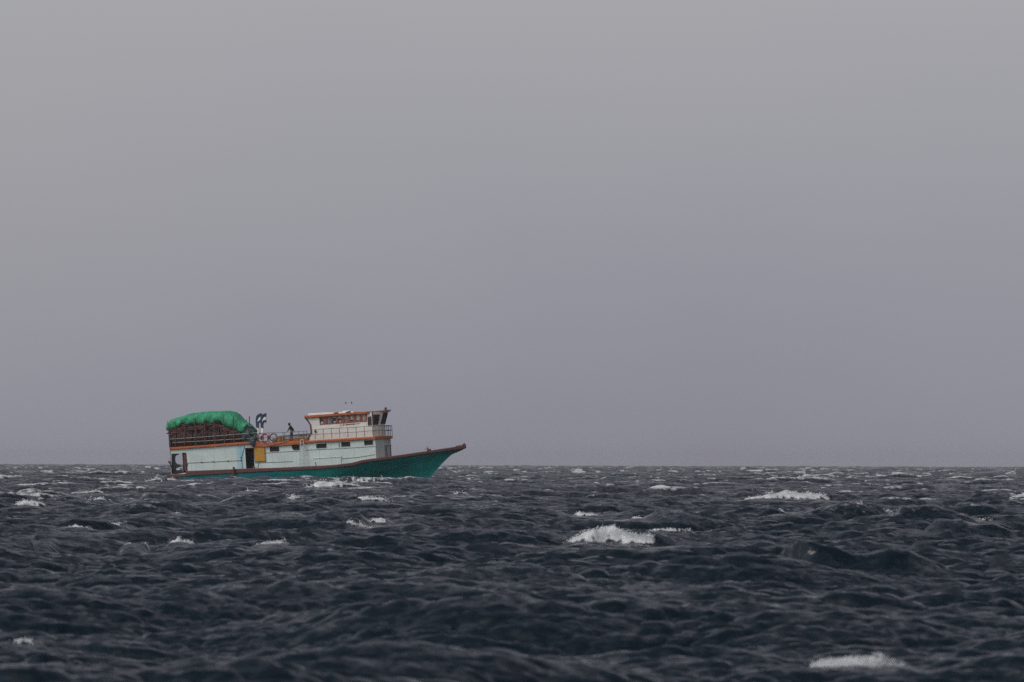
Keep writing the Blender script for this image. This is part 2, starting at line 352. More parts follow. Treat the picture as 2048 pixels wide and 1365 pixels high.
def hull_wash(X, Y, Z):
    Mi = np.array(BI)
    p = X*Mi[0, 0]+Y*Mi[0, 1]+Mi[0, 3]; q = X*Mi[1, 0]+Y*Mi[1, 1]+Mi[1, 3]
    near = (p > -6) & (p < XT+4) & (np.abs(q) < 9)
    F = np.zeros(X.shape)
    pi, qi = p[near], q[near]
    b = np.interp(pi, np.linspace(0, XT, 60), [hull_y(x_, 0-.065*x_) for x_ in np.linspace(0, XT, 60)], left=1.9, right=.1)
    dq = np.abs(qi)-b
    n = vnoise(pi*1.1, qi*1.1, 6)*.6+vnoise(pi*3.1, qi*3.1, 2)*.4
    amt = np.interp(pi, [-6, -2, 0, 1.5, 2.5, 11, 12.5, 14.4, 15.2, 16.2, 22, 23.5, 25, 26, 27], [0, .7, .9, .6, .05, .05, .95, .95, .45, .95, 1, .7, .3, 1.0, 0])
    w = np.interp(pi, [-6, 0, 12, 20, 26], [2.6, 1.2, .7, .7, .8])
    F[near] = np.clip(amt*1.25*np.clip(1.4-(dq/w)+(n-.5)*1.2, 0, 1), 0, 1)*np.where(dq < w*2.2, 1, 0)
    Zn = Z[near]
    Z[near] = Zn*(1-.55*np.exp(-np.maximum(dq, 0)/2.5))+.22*amt*np.exp(-np.square(dq/(w*.8)))*(.5+n)-.10*np.exp(-np.maximum(dq, 0)/3)
    return F

# ------------------------------------------------------------------ mesh helpers (boat-local metres)
def link(name, me, m, parent, smooth=False):
    o = bpy.data.objects.new(name, me); C.objects.link(o)
    if m: me.materials.append(m)
    if smooth:
        for p in me.polygons: p.use_smooth = True
    if parent is not None:
        o.parent = parent
        off = parent.get('_off')
        if off is not None: me.transform(Matrix.Translation(-Vector(off)))
        if off is not None: o['_off'] = off
    return o
def thing(name, label, cat, off=(0, 0, 0), group=None):
    o = bpy.data.objects.new(name, None); C.objects.link(o); o.empty_display_size = .2
    o['_off'] = tuple(off); o.matrix_world = BM @ Matrix.Translation(off)
    o['label'] = label; o['category'] = cat
    if group: o['group'] = group
    return o
class MB:
    def __init__(s): s.v = []; s.f = []
    def add(s, v, f):
        n = len(s.v); s.v += [tuple(p) for p in v]; s.f += [tuple(i+n for i in q) for q in f]; return s
    def box(s, c, h, rz=0, ry=0):
        M = Matrix.Rotation(rz, 3, 'Z') @ Matrix.Rotation(ry, 3, 'Y')
        v = [Vector(c)+M @ Vector((x*h[0], y*h[1], z*h[2])) for x in (-1, 1) for y in (-1, 1) for z in (-1, 1)]
        return s.add(v, [(0, 1, 3, 2), (4, 6, 7, 5), (0, 4, 5, 1), (2, 3, 7, 6), (0, 2, 6, 4), (1, 5, 7, 3)])
    def tube(s, pts, r, n=6, closed=False):
        pts = [Vector(p) for p in pts]; k = len(pts); rr = r if isinstance(r, (list, tuple)) else [r]*k
        v = []; 
        for i, p in enumerate(pts):
            if closed: t = pts[(i+1) % k]-pts[i-1]
            else: t = pts[min(i+1, k-1)]-pts[max(i-1, 0)]
            t.normalize(); up = Vector((0, 0, 1)) if abs(t.z) < .9 else Vector((0, 1, 0))
            a_ = t.cross(up).normalized(); b_ = t.cross(a_)
            v += [p+(a_*math.cos(2*math.pi*j/n)+b_*math.sin(2*math.pi*j/n))*rr[i] for j in range(n)]
        f = []
        for i in range(k if closed else k-1):
            for j in range(n):
                a0, a1 = i*n+j, i*n+(j+1) % n; i2 = (i+1) % k
                f.append((a0, a1, i2*n+(j+1) % n, i2*n+j))
        if not closed: f += [tuple(range(n))[::-1], tuple((k-1)*n+j for j in range(n))]
        return s.add(v, f)
    def slab(s, outer, holes, Y0, Y1):    # x,z outline with holes, between planes Y0 and Y1
        loops = [outer]+list(holes)
        flat = [p for l in loops for p in l]
        tri = tessellate_polygon([[Vector((p[0], p[1], 0)) for p in l] for l in loops])
        n = len(flat)
        v = [(p[0], Y0, p[1]) for p in flat]+[(p[0], Y1, p[1]) for p in flat]
        f = [tuple(t) for t in tri]+[tuple(i+n for i in t[::-1]) for t in tri]
        k = 0
        for l in loops:
            m_ = len(l)
            f += [(k+i, k+(i+1) % m_, n+k+(i+1) % m_, n+k+i) for i in range(m_)]
            k += m_
        return s.add(v, f)
    def plan(s, outer, zt, zb):           # plan outline [(x,y)], zt/zb functions of x or numbers
        n = len(outer); g = lambda z, x: z(x) if callable(z) else z
        tri = tessellate_polygon([[Vector((p[0], p[1], 0)) for p in outer]])
        v = [(x, y, g(zt, x)) for x, y in outer]+[(x, y, g(zb, x)) for x, y in outer]
        return s.add(v, [tuple(t) for t in tri]+[tuple(i+n for i in t[::-1]) for t in tri]+[(i, (i+1) % n, n+(i+1) % n, n+i) for i in range(n)])
    def loft(s, rings, cap=False):
        n = len(rings[0]); v = [p for r_ in rings for p in r_]
        f = [(i*n+j, i*n+j+1, (i+1)*n+j+1, (i+1)*n+j) for i in range(len(rings)-1) for j in range(n-1)]
        return s.add(v, f)
    def build(s, name, m, parent, smooth=False, bevel=0):
        me = bpy.data.meshes.new(name); me.from_pydata(s.v, [], s.f)
        bm = bmesh.new(); bm.from_mesh(me); bmesh.ops.recalc_face_normals(bm, faces=bm.faces)
        bm.to_mesh(me); bm.free()
        o = link(name, me, m, parent, smooth)
        if bevel:
            b_ = o.modifiers.new('b', 'BEVEL'); b_.width = bevel; b_.segments = 2; b_.limit_method = 'ANGLE'
        return o
def rounded(x0, z0, x1, z1_, r, n=4):
    o = []
    for cx, cz, a0 in ((x1-r, z1_-r, 0), (x0+r, z1_-r, 90), (x0+r, z0+r, 180), (x1-r, z0+r, 270)):
        for i in range(n+1):
            a_ = R(a0+90*i/n); o.append((cx+r*math.cos(a_), cz+r*math.sin(a_)))
    return o

# paints
M = {}
M['hull'] = mat('green_hull_paint', (.002, .225, .195), .55, col2=(.002, .14, .14), vscale=1.2, stretch=(.35, 1, 1.6), bump=.01, bscale=4, spec=.2)
M['brown'] = mat('brown_paint', (.105, .030, .030), .6, col2=(.065, .022, .022), vscale=4, bump=.01)
M['dark'] = mat('dark_interior', (.018, .014, .02), .8, var=.3)  # near-black painted in for unlit interiors; also dark frames and bracket
M['orange'] = mat('orange_paint', (.44, .115, .028), .55, col2=(.30, .075, .026), vscale=2.2, stretch=(.6, 1, 1), bump=.006)
M['band'] = mat('red_brown_window_paint', (.27, .072, .03), .55, col2=(.19, .05, .028), vscale=3)
M['white'] = mat('white_paint', (.74, .71, .66), .55, col2=(.62, .59, .56), vscale=1.6, stretch=(.7, 1, 1.2), bump=.006)
M['roofwhite'] = mat('roof_white', (.78, .75, .70), .6, var=.12)
M['grey'] = mat('grey_paint_front_shade', (.46, .47, .47), .6, col2=(.38, .39, .40), vscale=1.2, bump=.006)  # grey fittings, and the shade painted into the front panels
M['yellow'] = mat('yellow_paint', (.50, .255, .022), .55, col2=(.40, .19, .02), vscale=3)
M['navy'] = mat('navy_paint', (.010, .035, .095), .45, var=.25)
M['steel'] = mat('dull_steel', (.12, .125, .13), .5, var=.2, metal=.4)
M['lightsteel'] = mat('weathered_rail', (.34, .34, .31), .6, col2=(.20, .17, .15), vscale=5)
M['wood'] = mat('raw_wood', (.13, .075, .055), .8, col2=(.05, .03, .028), vscale=6, bump=.02)
M['log'] = mat('cargo_bark', (.095, .046, .038), .85, col2=(.045, .026, .024), vscale=3.5, bump=.03, bscale=9)
M['tarp'] = mat('green_tarpaulin', (.04, .32, .165), .55, col2=(.018, .20, .10), vscale=2.4, stretch=(2.2, 1, .7), bump=.03, bscale=4, spec=.3)
M['darktarp'] = mat('dark_teal_canvas', (.018, .052, .055), .6, col2=(.012, .03, .034), vscale=3, bump=.05, bscale=4)
M['glass'] = mat('window_glass', (.02, .024, .03), .12, spec=.7)
M['curtain'] = mat('pale_blue_curtain', (.16, .25, .30), .7, var=.2)
M['red'] = mat('crimson_paint', (.26, .025, .045), .5, var=.2)
M['dullbrown'] = mat('faded_brown_foam', (.11, .07, .07), .7, var=.2)
M['carton'] = mat('tan_box', (.42, .22, .06), .75, col2=(.34, .17, .05), vscale=6)
M['blue'] = mat('pale_blue_paint', (.42, .62, .74), .55, var=.15)
M['skin'] = mat('skin', (.10, .055, .04), .6)
M['jacket'] = mat('dark_jacket', (.02, .017, .024), .8, var=.3, vscale=6)
M['trousers'] = mat('dark_blue_trousers', (.015, .022, .035), .8)
M['rubber'] = mat('black_rubber', (.02, .02, .022), .7)
M['writing'] = mat('dark_red_lettering', (.16, .035, .035), .6)

# weathered pale house paint with plank seams, grime and a blue streak beside the doorway
def house_mat():
    m = mat('pale_mint_paint', (.56, .66, .64), .55, col2=(.49, .56, .545), vscale=.8, stretch=(.8, 1, 1.4), bump=.008)
    t = m.node_tree; L = t.links; b = t.nodes['Principled BSDF']
    src = b.inputs['Base Color'].links[0].from_socket
    co = t.nodes.new('ShaderNodeTexCoord'); sp = t.nodes.new('ShaderNodeSeparateXYZ'); L.new(co.outputs['Object'], sp.inputs[0])
    def M2(op, a_, b_=None, c_=None):
        n = t.nodes.new('ShaderNodeMath'); n.operation = op
        for i, v in enumerate((a_, b_, c_)):
            if v is None: continue
            if isinstance(v, (int, float)): n.inputs[i].default_value = v
            else: L.new(v, n.inputs[i])
        return n.outputs[0]
    def mixc(f, a_, c):
        n = t.nodes.new('ShaderNodeMix'); n.data_type = 'RGBA'; L.new(f, n.inputs[0]); L.new(a_, n.inputs[6]); n.inputs[7].default_value = (*c, 1); return n.outputs[2]
    nz_ = t.nodes.new('ShaderNodeTexNoise'); nz_.inputs['Scale'].default_value = 2.4; nz_.inputs['Detail'].default_value = 5
    mpp = t.nodes.new('ShaderNodeMapping'); mpp.inputs['Scale'].default_value = (2.2, 1, .45); L.new(co.outputs['Object'], mpp.inputs[0]); L.new(mpp.outputs[0], nz_.inputs[0])
    XD = S(487, 915, -2.2)[0]
    # blue wipe-down beside the door
    g = M2('SUBTRACT', 1, M2('MULTIPLY', M2('ABSOLUTE', M2('SUBTRACT', sp.outputs[0], XD-.25)), 1.9))
    g = M2('MULTIPLY', M2('MAXIMUM', g, 0), M2('MULTIPLY_ADD', nz_.outputs[0], 1.6, -.1)); g.node.use_clamp = True
    col = mixc(g, src, (.16, .42, .55))
    # rust runs
    rr = M2('MULTIPLY_ADD', nz_.outputs[0], 7., -4.5); rr.node.use_clamp = True
    col = mixc(M2('MULTIPLY', rr, .35), col, (.34, .29, .24))
    # seams between the plywood sheets
    fr = M2('FRACT', M2('MULTIPLY', sp.outputs[0], 1/1.04))
    seam = M2('LESS_THAN', fr, .03)
    col = mixc(M2('MULTIPLY', seam, .4), col, (.22, .26, .26))
    L.new(col, b.inputs['Base Color'])
    return m
M['house'] = house_mat()

# ------------------------------------------------------------------ cargo boat
boat = thing('cargo_boat', 'wooden cargo boat with green hull, pale cabins and orange deck edges on rough sea', 'cargo boat')
W = 2.2                        # half width of the lower house
# hull
Xs = sorted(set(list(np.linspace(0, XT*.6, 26))+list(np.linspace(XT*.6, XT, 34))))
mb = MB()
for sgn in (-1, 1):
    rings = []
    for X in Xs:
        zk, zt = zkeel(X), zbot(X); rg = []
        for i in range(15):
            s_ = (i/14)**1.6
            rg.append((X, sgn*half(X)*s_**flare(X), zk+(zt-zk)*s_))
        rings.append(rg)
    mb.loft(rings)
zk, zt = zkeel(0), zbot(0)
tr = [(0, -half(0)*((i/14)**1.6)**flare(0), zk+(zt-zk)*(i/14)**1.6) for i in range(15)]
mb.add(tr+[(p[0], -p[1], p[2]) for p in tr], [(i, i+1, 16+i, 15+i) for i in range(14)])
hull = mb.build('hull', M['hull'], boat, smooth=True)
# blue lower streak painted on the hull
def band(f0, f1, x0, x1, off, n=40):
    m_ = MB()
    for sgn in (-1, 1):
        m_.loft([[(X, sgn*(hull_y(X, f0(X))+off), f0(X)), (X, sgn*(hull_y(X, f1(X))+off), f1(X))] for X in np.linspace(x0, x1, n)])
    return m_
xa, xb = S(352, 955, -2.4)[0], S(600, 950, -2.4)[0]
def bz(k): return lambda X: zbot(X)-.16-k*(.04+.17*math.sin(math.pi*min(max((X-xa)/(xb-xa), 0), 1))**.7)
M['bluehull'] = mat('blue_boot_paint', (.008, .11, .22), .5, col2=(.01, .20, .19), vscale=1.6, stretch=(.5, 1, 2))
band(bz(0), bz(1), xa, xb, .006).build('boot_stripe', M['bluehull'], hull)
# rub rail / bulwark: brown board following the sheer, standing proud
mb = MB()
XR = sorted(set(list(np.linspace(0, XT, 90))+[c[0] for c in cs[:4]]))
for sgn in (-1, 1):
    rings = []
    for X in XR:
        b_ = half(X); z0, z1__ = zbot(X), ztop(X)
        rings.append([(X, sgn*(b_+.02), z0-.03), (X, sgn*(b_+.07), z0+.02), (X, sgn*(b_+.07), z1__-.05), (X, sgn*(b_+.04), z1__), (X, sgn*max(b_-.06, 0), z1__), (X, sgn*max(b_-.06, 0), z0-.03)])
    mb.loft(rings)
b0 = half(0)
mb.box((-.04, 0, (zbot(0)+ztop(0))/2), (.06, b0+.07, (ztop(0)-zbot(0))/2+.02))
mb.build('bulwark', M['brown'], boat)
mb = MB()
mb.loft([[(X, -half(X)+.03, zbot(X)+.06), (X, half(X)-.03, zbot(X)+.06)] for X in np.linspace(0.02, XT-.1, 50)])
mb.build('deck', M['wood'], boat)
# upturned stem head
xs_, zs_ = S(928.5, 892, 0)
t_, u_ = S(931, 888.2, 0); mb = MB()
mb.tube([(xs_-.75, 0, zs_-.02), (xs_-.2, 0, zs_+.03), (t_-.05, 0, u_)], [.05, .07, .09], 8)
mb.tube([(xs_-.3, 0, zs_-.1), (t_+.02, 0, u_-.22)], [.12, .10], 8)
mb.build('stem_head', M['brown'], boat, smooth=True)
# timber bitts and fender
def stick(name, f, p0, p1, r, Y, m, par=boat, n=8):
    a_, b_ = S(*f(*p0), Y), S(*f(*p1), Y)
    return MB().tube([(a_[0], Y, a_[1]), (b_[0], Y, b_[1])], r, n).build(name, m, par)
fp = stick('fender_post', z1, (945, 925), (938, 1078), .10, -2.66, M['brown'])
stick('bitt', z1, (1200, 915), (1200, 955), .09, -2.4, M['wood'])
stick('bitt', z2, (1548, 600), (1548, 640), .11, -.6, M['brown'])
stick('bitt', z2, (1528, 606), (1526, 645), .09, -.3, M['brown'])

# lower house near wall
HB = lambda X: ztop(X)-.08
top_l = SP(z1, [(124, 700), (124, 676), (1160, 606)], -W)
door = SP(z4, [(255, 740), (405, 735), (420, 1092), (276, 1096)], -W)
xo = SP(c4, [(205, 1100), (205, 330), (782, 322), (782, 1010)], -W)
hx0, hx1 = xo[0][0], xo[2][0]; hz0, hz1 = xo[0][1], xo[1][1]
opening = rounded(hx0, ztop((hx0+hx1)/2)-.02, hx1, hz1, .16)
wins = [[(675, 716), (836, 714), (840, 798), (680, 802)], [(1050, 690), (1190, 684), (1190, 774), (1085, 775), (1058, 745)]]
WP = [SP(z4, w_, -W) for w_ in wins]
WP += [SP(z5, q_, -W) for q_ in ([(328, 958), (545, 942), (546, 1038), (334, 1048)], [(842, 918), (1028, 912), (1030, 1008), (846, 1016)], [(1312, 888), (1494, 878), (1496, 972), (1318, 982)])]
slot = SP(z5, [(792, 925), (812, 924), (812, 1024), (796, 1026)], -W)
fx, fz = S(*z2(942, 492), -W); X0h = top_l[0][0]
def sheer_pts(x0, x1, n=14): return [(X, HB(X)) for X in np.linspace(x1, x0, n)]
topf = SP(z4, [(340, 640), (380, 700), (590, 690), (1050, 650), (1365, 625)], -W)+[(fx, fz+.05)]
outer = [top_l[1], top_l[2]]+topf+sheer_pts(X0h, fx)
house = MB().slab(outer, [opening, door, slot]+WP, -W, -W+.07).build('deckhouse', M['house'], boat)
# far wall, front chamfers and front wall
xfar = S(372, 900, -W)[0]+.1
outer_f = [(xfar, top_l[1][1]), top_l[2]]+topf+sheer_pts(xfar, fx)
MB().slab(outer_f, [], W-.07, W).build('far_wall', M['house'], boat)
def panel(a0, a1, zt0, zt1, m, name, th=.05, b0=None, b1=None, z0=None):
    mb_ = MB(); (x0, y0), (x1, y1) = a0, a1
    L_ = Vector((x1-x0, y1-y0)); nrm = Vector((-L_.y, L_.x)).normalized()*th
    pts = [(x0, y0), (x1, y1), (x1+nrm.x, y1+nrm.y), (x0+nrm.x, y0+nrm.y)]
    zb0, zb1 = (HB(x0) if b0 is None else b0), (HB(x1) if b1 is None else b1)
    v = [(pts[0][0], pts[0][1], zb0), (pts[1][0], pts[1][1], zb1), (pts[2][0], pts[2][1], zb1), (pts[3][0], pts[3][1], zb0),
         (pts[0][0], pts[0][1], zt0), (pts[1][0], pts[1][1], zt1), (pts[2][0], pts[2][1], zt1), (pts[3][0], pts[3][1], zt0)]
    mb_.add(v, [(0, 1, 2, 3), (4, 7, 6, 5), (0, 4, 5, 1), (1, 5, 6, 2), (2, 6, 7, 3), (3, 7, 4, 0)])
    return mb_.build(name, m, boat)
CX, CW = fx+.58, W-.9
ZT = fz+.05
panel((fx, -W), (CX, -CW), ZT, ZT, M['grey'], 'front_panel')  # greyer than the side walls: front-face shade put into the colour
panel((CX, -CW), (CX, CW), ZT, ZT, M['grey'], 'front_panel')
panel((CX, CW), (fx, W), ZT, ZT, M['grey'], 'front_panel')
for yy in (-CW+.05, -CW+.6, CW-.5):
    MB().tube([(CX+.05, yy, ztop(CX)), (CX+.05, yy, ZT-.6)], .03).build('drain_pipe', M['steel'], boat)
MB().tube([(CX+.05, -CW, ZT-.6), (CX+.05, CW, ZT-.6)], .035).build('ledge', M['grey'], boat)
# transom frame of the stern compartment and the carved bracket inside the opening
br = [(215, 345), (480, 338), (475, 372), (385, 400), (345, 450), (335, 560), (350, 660), (420, 735), (505, 745), (545, 800), (545, 825), (490, 835), (455, 872), (375, 880), (372, 960), (420, 968), (560, 965), (620, 1010), (645, 1095), (215, 1100)]
MB().slab(SP(c4, br, -W+.16), [], -W+.12, -W+.30).build('stern_bracket', M['dark'], boat)
MB().slab(SP(c4, [(665, 322), (785, 322), (790, 1010), (715, 1010), (665, 640)], -W+.1), [], -W+.075, -W+.25).build('door_jamb', M['brown'], boat)
px0, pz0 = S(*c4(795, 1000), 0)
MB().box((px0+.12, .2, (ztop(px0)+top_l[1][1])/2), (.05, W-.45, (top_l[1][1]-ztop(px0))/2+.05)).build('bulkhead', M['dark'], boat)
MB().box((hx0+.13, W-.12, (ztop(0)+top_l[1][1])/2), (.04, .06, (top_l[1][1]-ztop(0))/2+.02)).build('corner_post', M['wood'], boat)
stick('stern_pole', c4, (150, 190), (205, 1095), .03, -W-.04, M['lightsteel'])
stick('stern_pole', c4, (120, 640), (240, 930), .045, -W-.06, M['rubber'])
mb = MB(); q_ = S(*c4(128, 660), -W-.05); mb.tube([(q_[0]-.08, -W-.05, q_[1]+.1), (q_[0]+.0, -W-.05, q_[1]), (q_[0]+.10, -W-.05, q_[1]-.14)], [.05, .1, .06], 8)
mb.build('hanging_fender', M['rubber'], boat, smooth=True)
for yy in (-1.1,):
    MB().tube([(X0h+.05, yy, ztop(0)-.02), (X0h+.05, yy, top_l[1][1])], .045).build('stern_post', M['wood'], boat)
# doorway darkness: a near-black sheet added to stand for the unlit inside
dx0, dx1 = door[0][0], door[1][0]
MB().box(((dx0+dx1)/2, -W+1.1, (door[0][1]+door[2][1])/2), (1.3, .03, 1.2)).build('doorway_dark', M['dark'], boat)
MB().slab(SP(z4, [(268, 682), (360, 676), (368, 722), (395, 732), (258, 738)], -W-.02), [], -W-.03, -W-.004).build('door_header', M['grey'], boat)
# windows of the lower house
for w_ in WP+[slot]:
    cxm = sum(p[0] for p in w_)/len(w_); czm = sum(p[1] for p in w_)/len(w_)
    big_ = [(cxm+(p[0]-cxm)*1.0+(.035 if p[0] > cxm else -.035), czm+(p[1]-czm)+(.03 if p[1] > czm else -.03)) for p in w_]
    fr = MB().slab(big_, [w_], -W-.02, -W+.02).build('window', M['house'], boat)
    MB().slab([(cxm+(p[0]-cxm)*1.1, czm+(p[1]-czm)*1.1) for p in w_], [], -W+.09, -W+.11).build('pane', M['dark'], fr)  # near-black sheet stands for the darkness inside the window
# mouldings and battens on the near wall
def batten(f, pts, r=.022, m='lightsteel', Y=-W-.02, name='batten'):
    q = SP(f, pts, Y); return MB().tube([(a_, Y, b_) for a_, b_ in q], r, 6).build(name, M[m], boat)
batten(z4, [(600, 822), (880, 803), (1190, 786)]); batten(z2, [(170, 612), (560, 594), (938, 570)])
batten(z1, [(355, 872), (620, 860), (1058, 838)], .028); batten(z1, [(1215, 872), (1460, 862), (1700, 852)], .024)
batten(z2, [(252, 706), (570, 686)], .03, 'house'); batten(z2, [(570, 706), (760, 690), (940, 660)], .024); batten(z2, [(568, 672), (568, 762)], .022)
batten(z2, [(282, 745), (286, 785)], .03, 'steel'); batten(z1, [(350, 870), (352, 920)], .02, 'steel')
batten(z4, [(250, 690), (225, 800), (190, 910), (205, 1000), (220, 1090)], .022, 'steel', name='hose')
batten(z4, [(495, 985), (480, 1040), (470, 1090)], .02, 'steel', name='hose')
for p in ((530, 862), (682, 854), (868, 846), (1040, 800), (1040, 836)):
    a_, b_ = S(*z1(*p), -W-.05); MB().box((a_, -W-.05, b_), (.06, .03, .04)).build('cleat', M['steel'], boat)
# yellow sliding hatch
yp = SP(z4, [(412, 722), (588, 728), (600, 962), (430, 966)], -W-.05)
hatch = MB().slab(yp, [], -W-.09, -W-.03).build('sliding_door', M['yellow'], boat)
MB().slab([(p[0]+(.03 if p[0] > yp[0][0]+.3 else -.03), p[1]+(.03 if p[1] > yp[2][1]+.4 else -.035)) for p in yp], [yp], -W-.10, -W-.005).build('frame', M['brown'], hatch)

# deck roofs with their orange edges
def zline(f, pts, Y):
    q = np.array(SP(f, pts, Y)); return lambda X: float(np.interp(X, q[:, 0], q[:, 1]))
EW = W+.16
def fascia(top, bot, x0, x1, m, name, n=24, ew=EW):
    mb_ = MB()
    xs = np.linspace(x0, x1, n)
    mb_.loft([[(X, -ew, bot(X)), (X, -ew-.012, (top(X)+bot(X))/2), (X, -ew, top(X)), (X, ew, top(X)), (X, ew, bot(X)), (X, -ew, bot(X))] for X in xs])
    for X in (x0, x1): mb_.add([(X, -ew, bot(X)), (X, -ew, top(X)), (X, ew, top(X)), (X, ew, bot(X))], [(0, 1, 2, 3)])
    return mb_.build(name, m, boat)
ta = zline(z1, [(125, 674), (620, 640), (1160, 597)], -EW); ba = zline(z1, [(125, 702), (620, 668), (1160, 628)], -EW)
xA0, xA1 = S(*z1(122, 690), -EW)[0], S(*z1(1172, 610), -EW)[0]
fascia(ta, ba, xA0, xA1, M['orange'], 'aft_deck_edge')
tf = zline(z4, [(400, 700), (480, 655), (590, 650), (920, 628), (1200, 608), (1365, 600)], -EW)
FT = SP(z2, [(165, 510), (940, 462)], -EW); FB = SP(z2, [(165, 535), (940, 490)], -EW)
pts_t = SP(z4, [(455, 645), (590, 650), (920, 628), (1200, 608)], -EW)+FT
pts_b = SP(z4, [(378, 716), (590, 719), (920, 695), (1200, 672)], -EW)+FB
at_ = np.array(sorted(pts_t)); ab_ = np.array(sorted(pts_b))
tfw = lambda X: float(np.interp(X, at_[:, 0], at_[:, 1])); bfw = lambda X: float(np.interp(X, ab_[:, 0], ab_[:, 1]))
xF0 = S(*z4(460, 690), -EW)[0]; xF1 = FT[1][0]
fascia(tfw, bfw, xF0, xF1, M['orange'], 'fore_deck_edge')
# raked aft end of the fore deck edge (the wedge)
wedge = SP(z4, [(376, 716), (450, 612), (478, 625), (505, 668), (500, 700), (470, 716)], -EW)
MB().slab(wedge, [], -EW-.02, -EW+.5).build('edge_wedge', M['orange'], boat)
MB().slab([(p[0], p[1]) for p in wedge], [], EW-.5, EW+.02).build('edge_wedge', M['orange'], boat)
# front bow-shaped platform edge
zt_, zb_ = FT[1][1], FB[1][1]
px1 = S(*z2(1132, 460), 1.2)[0]
fo = [(xF1, -EW), (px1, -1.35), (px1+.06, 0), (px1, 1.35), (xF1, EW)]
MB().plan(fo, lambda X: zt_+.0+(X-xF1)*.02, lambda X: zb_+(X-xF1)*.02).build('front_platform', M['orange'], boat)
# white coaming under the funnels
MB().slab(SP(z4, [(478, 612), (560, 618), (720, 640), (712, 652), (500, 668)], -1.9), [], -1.9, -1.2).build('coaming', M['white'], boat)

# ------------------------------------------------------------------ wheelhouse
U = 1.75
wh = [(200, 500), (208, 462), (236, 420), (228, 335), (190, 278), (165, 250), (165, 240), (845, 195), (905, 192), (905, 460)]
wh = [(200, 502), (208, 462), (236, 420), (228, 335), (190, 278), (165, 250), (845, 200), (905, 197), (905, 466)]
WH = SP(z2, wh, -U)
sx = S(*z5(1490, 700), -U)[0]                 # where the side wall turns
strip = SP(z5, [(400, 388), (1365, 305), (1365, 490), (412, 560)], -U)
ZR = WH[5][1]+.06                              # roof underside
zfl = WH[0][1]-.15
wall = [(WH[0][0], zfl)]+WH[1:6]+[(WH[5][0]+.3, ZR), (sx, ZR+.02), (sx, zfl)]
w1 = SP(z5, [(1388, 398), (1458, 392), (1468, 570), (1392, 578)], -U)
wheel = MB().slab(wall, [strip, w1], -U, -U+.06).build('wheelhouse', M['white'], boat)
MB().slab([(p[0], p[1]) for p in wall], [], U-.06, U).build('far_wall', M['white'], wheel)
aftedge = [(208, 462), (236, 420), (228, 335), (190, 278), (165, 252)]
for Yt in (-U-.02, U+.02):
    MB().tube([(a_, Yt, b_) for a_, b_ in [ (WH[0][0], zfl+.1)]+SP(z2, aftedge, -U)], .07, 6).build('edge_trim', M['brown'], wheel)
ab = WH[2][0]
MB().loft([[(p[0]+.03, -U, p[1]), (p[0]+.03, U, p[1])] for p in [(WH[0][0], zfl)]+WH[1:6]]).build('aft_wall', M['white'], wheel)
# window strip
pn = [(408, 392, 476, 545, 'g'), (550, 378, 622, 535, 'c'), (660, 375, 740, 528, 'g'), (782, 368, 852, 516, 'g'), (910, 362, 972, 512, 'c'), (1030, 345, 1092, 492, 'g'), (1155, 345, 1224, 480, 'g'), (1276, 335, 1342, 480, 'g')]
holes = []
for (a0, b0_, a1, b1_, k_) in pn:
    holes.append(SP(z5, [(a0, b0_+4), (a1, b0_), (a1, b1_-6), (a0, b1_)], -U))
stripf = MB().slab([(strip[0][0]-.03, strip[0][1]+.03), (strip[1][0]+.03, strip[1][1]+.03), (strip[2][0]+.03, strip[2][1]-.03), (strip[3][0]-.03, strip[3][1]-.03)], holes, -U-.025, -U+.02).build('window_band', M['band'], boat)
for h_, q in zip(holes, pn):
    x0, x1 = h_[0][0], h_[1][0]; zc = (h_[0][1]+h_[2][1])/2; hz = (h_[0][1]-h_[2][1])/2
    gl = MB().box(((x0+x1)/2, -U+.06, zc), ((x1-x0)/2+.03, .008, hz+.05)).build('pane', M['curtain'] if q[4] == 'c' else M['glass'], stripf)
for q in ((1188, 350, 1222, 462, 'roofwhite'), (430, 500, 480, 545, 'grey'), (690, 490, 730, 520, 'grey'), (800, 480, 845, 512, 'grey')):
    a_ = SP(z5, [(q[0], q[1]), (q[2], q[1]-3), (q[2], q[3]-4), (q[0], q[3])], -U+.03)
    MB().slab(a_, [], -U+.03, -U+.045).build('curtain', M[q[4]], stripf)
# side window, then chamfer and raked front with their windows
def framed(pts3, nrm, name='window', t=.05, inset=.08, m='brown'):
    c = sum((Vector(p) for p in pts3), Vector())/4
    inner = [Vector(p)+(c-Vector(p)).normalized()*inset for p in pts3]
    nv_ = Vector(nrm)*t
    v = [Vector(p)+nv_ for p in pts3]+[p+nv_ for p in inner]+[Vector(p) for p in pts3]+list(inner)
    f = [(i, (i+1) % 4, 4+(i+1) % 4, 4+i) for i in range(4)]+[(i, 8+i, 8+(i+1) % 4, (i+1) % 4) for i in range(4)]+[(4+i, 4+(i+1) % 4, 12+(i+1) % 4, 12+i) for i in range(4)]
    fo_ = MB().add(v, f).build(name, M[m], wheel)
    MB().add([p+Vector(nrm)*.012 for p in inner], [(0, 1, 2, 3)]).build('pane', M['glass'], fo_)
    return fo_
framed([(p[0], -U-.0, p[1]) for p in w1], (0, -1, 0), inset=.12)
zs = S(*z5(1640, 545), -.9)[1]                 # sill height of the front windows
cxb = sx+.52; cyb = -(U-.85)
fxr = .32                                     # forward rake at the eaves
def fr_pt(k, z):                              # k 0 side corner, 1 chamfer end, 2 far chamfer end, 3 far corner
    rk = max(0, (z-zs)/(ZR-zs))
    return [(sx+rk*.12, -U, z), (cxb+rk*fxr, cyb, z), (cxb+rk*fxr, -cyb, z), (sx+rk*.12, U, z)][k]
mb = MB()
zl = [zfl]+list(np.linspace(zs, ZR+.02, 9))
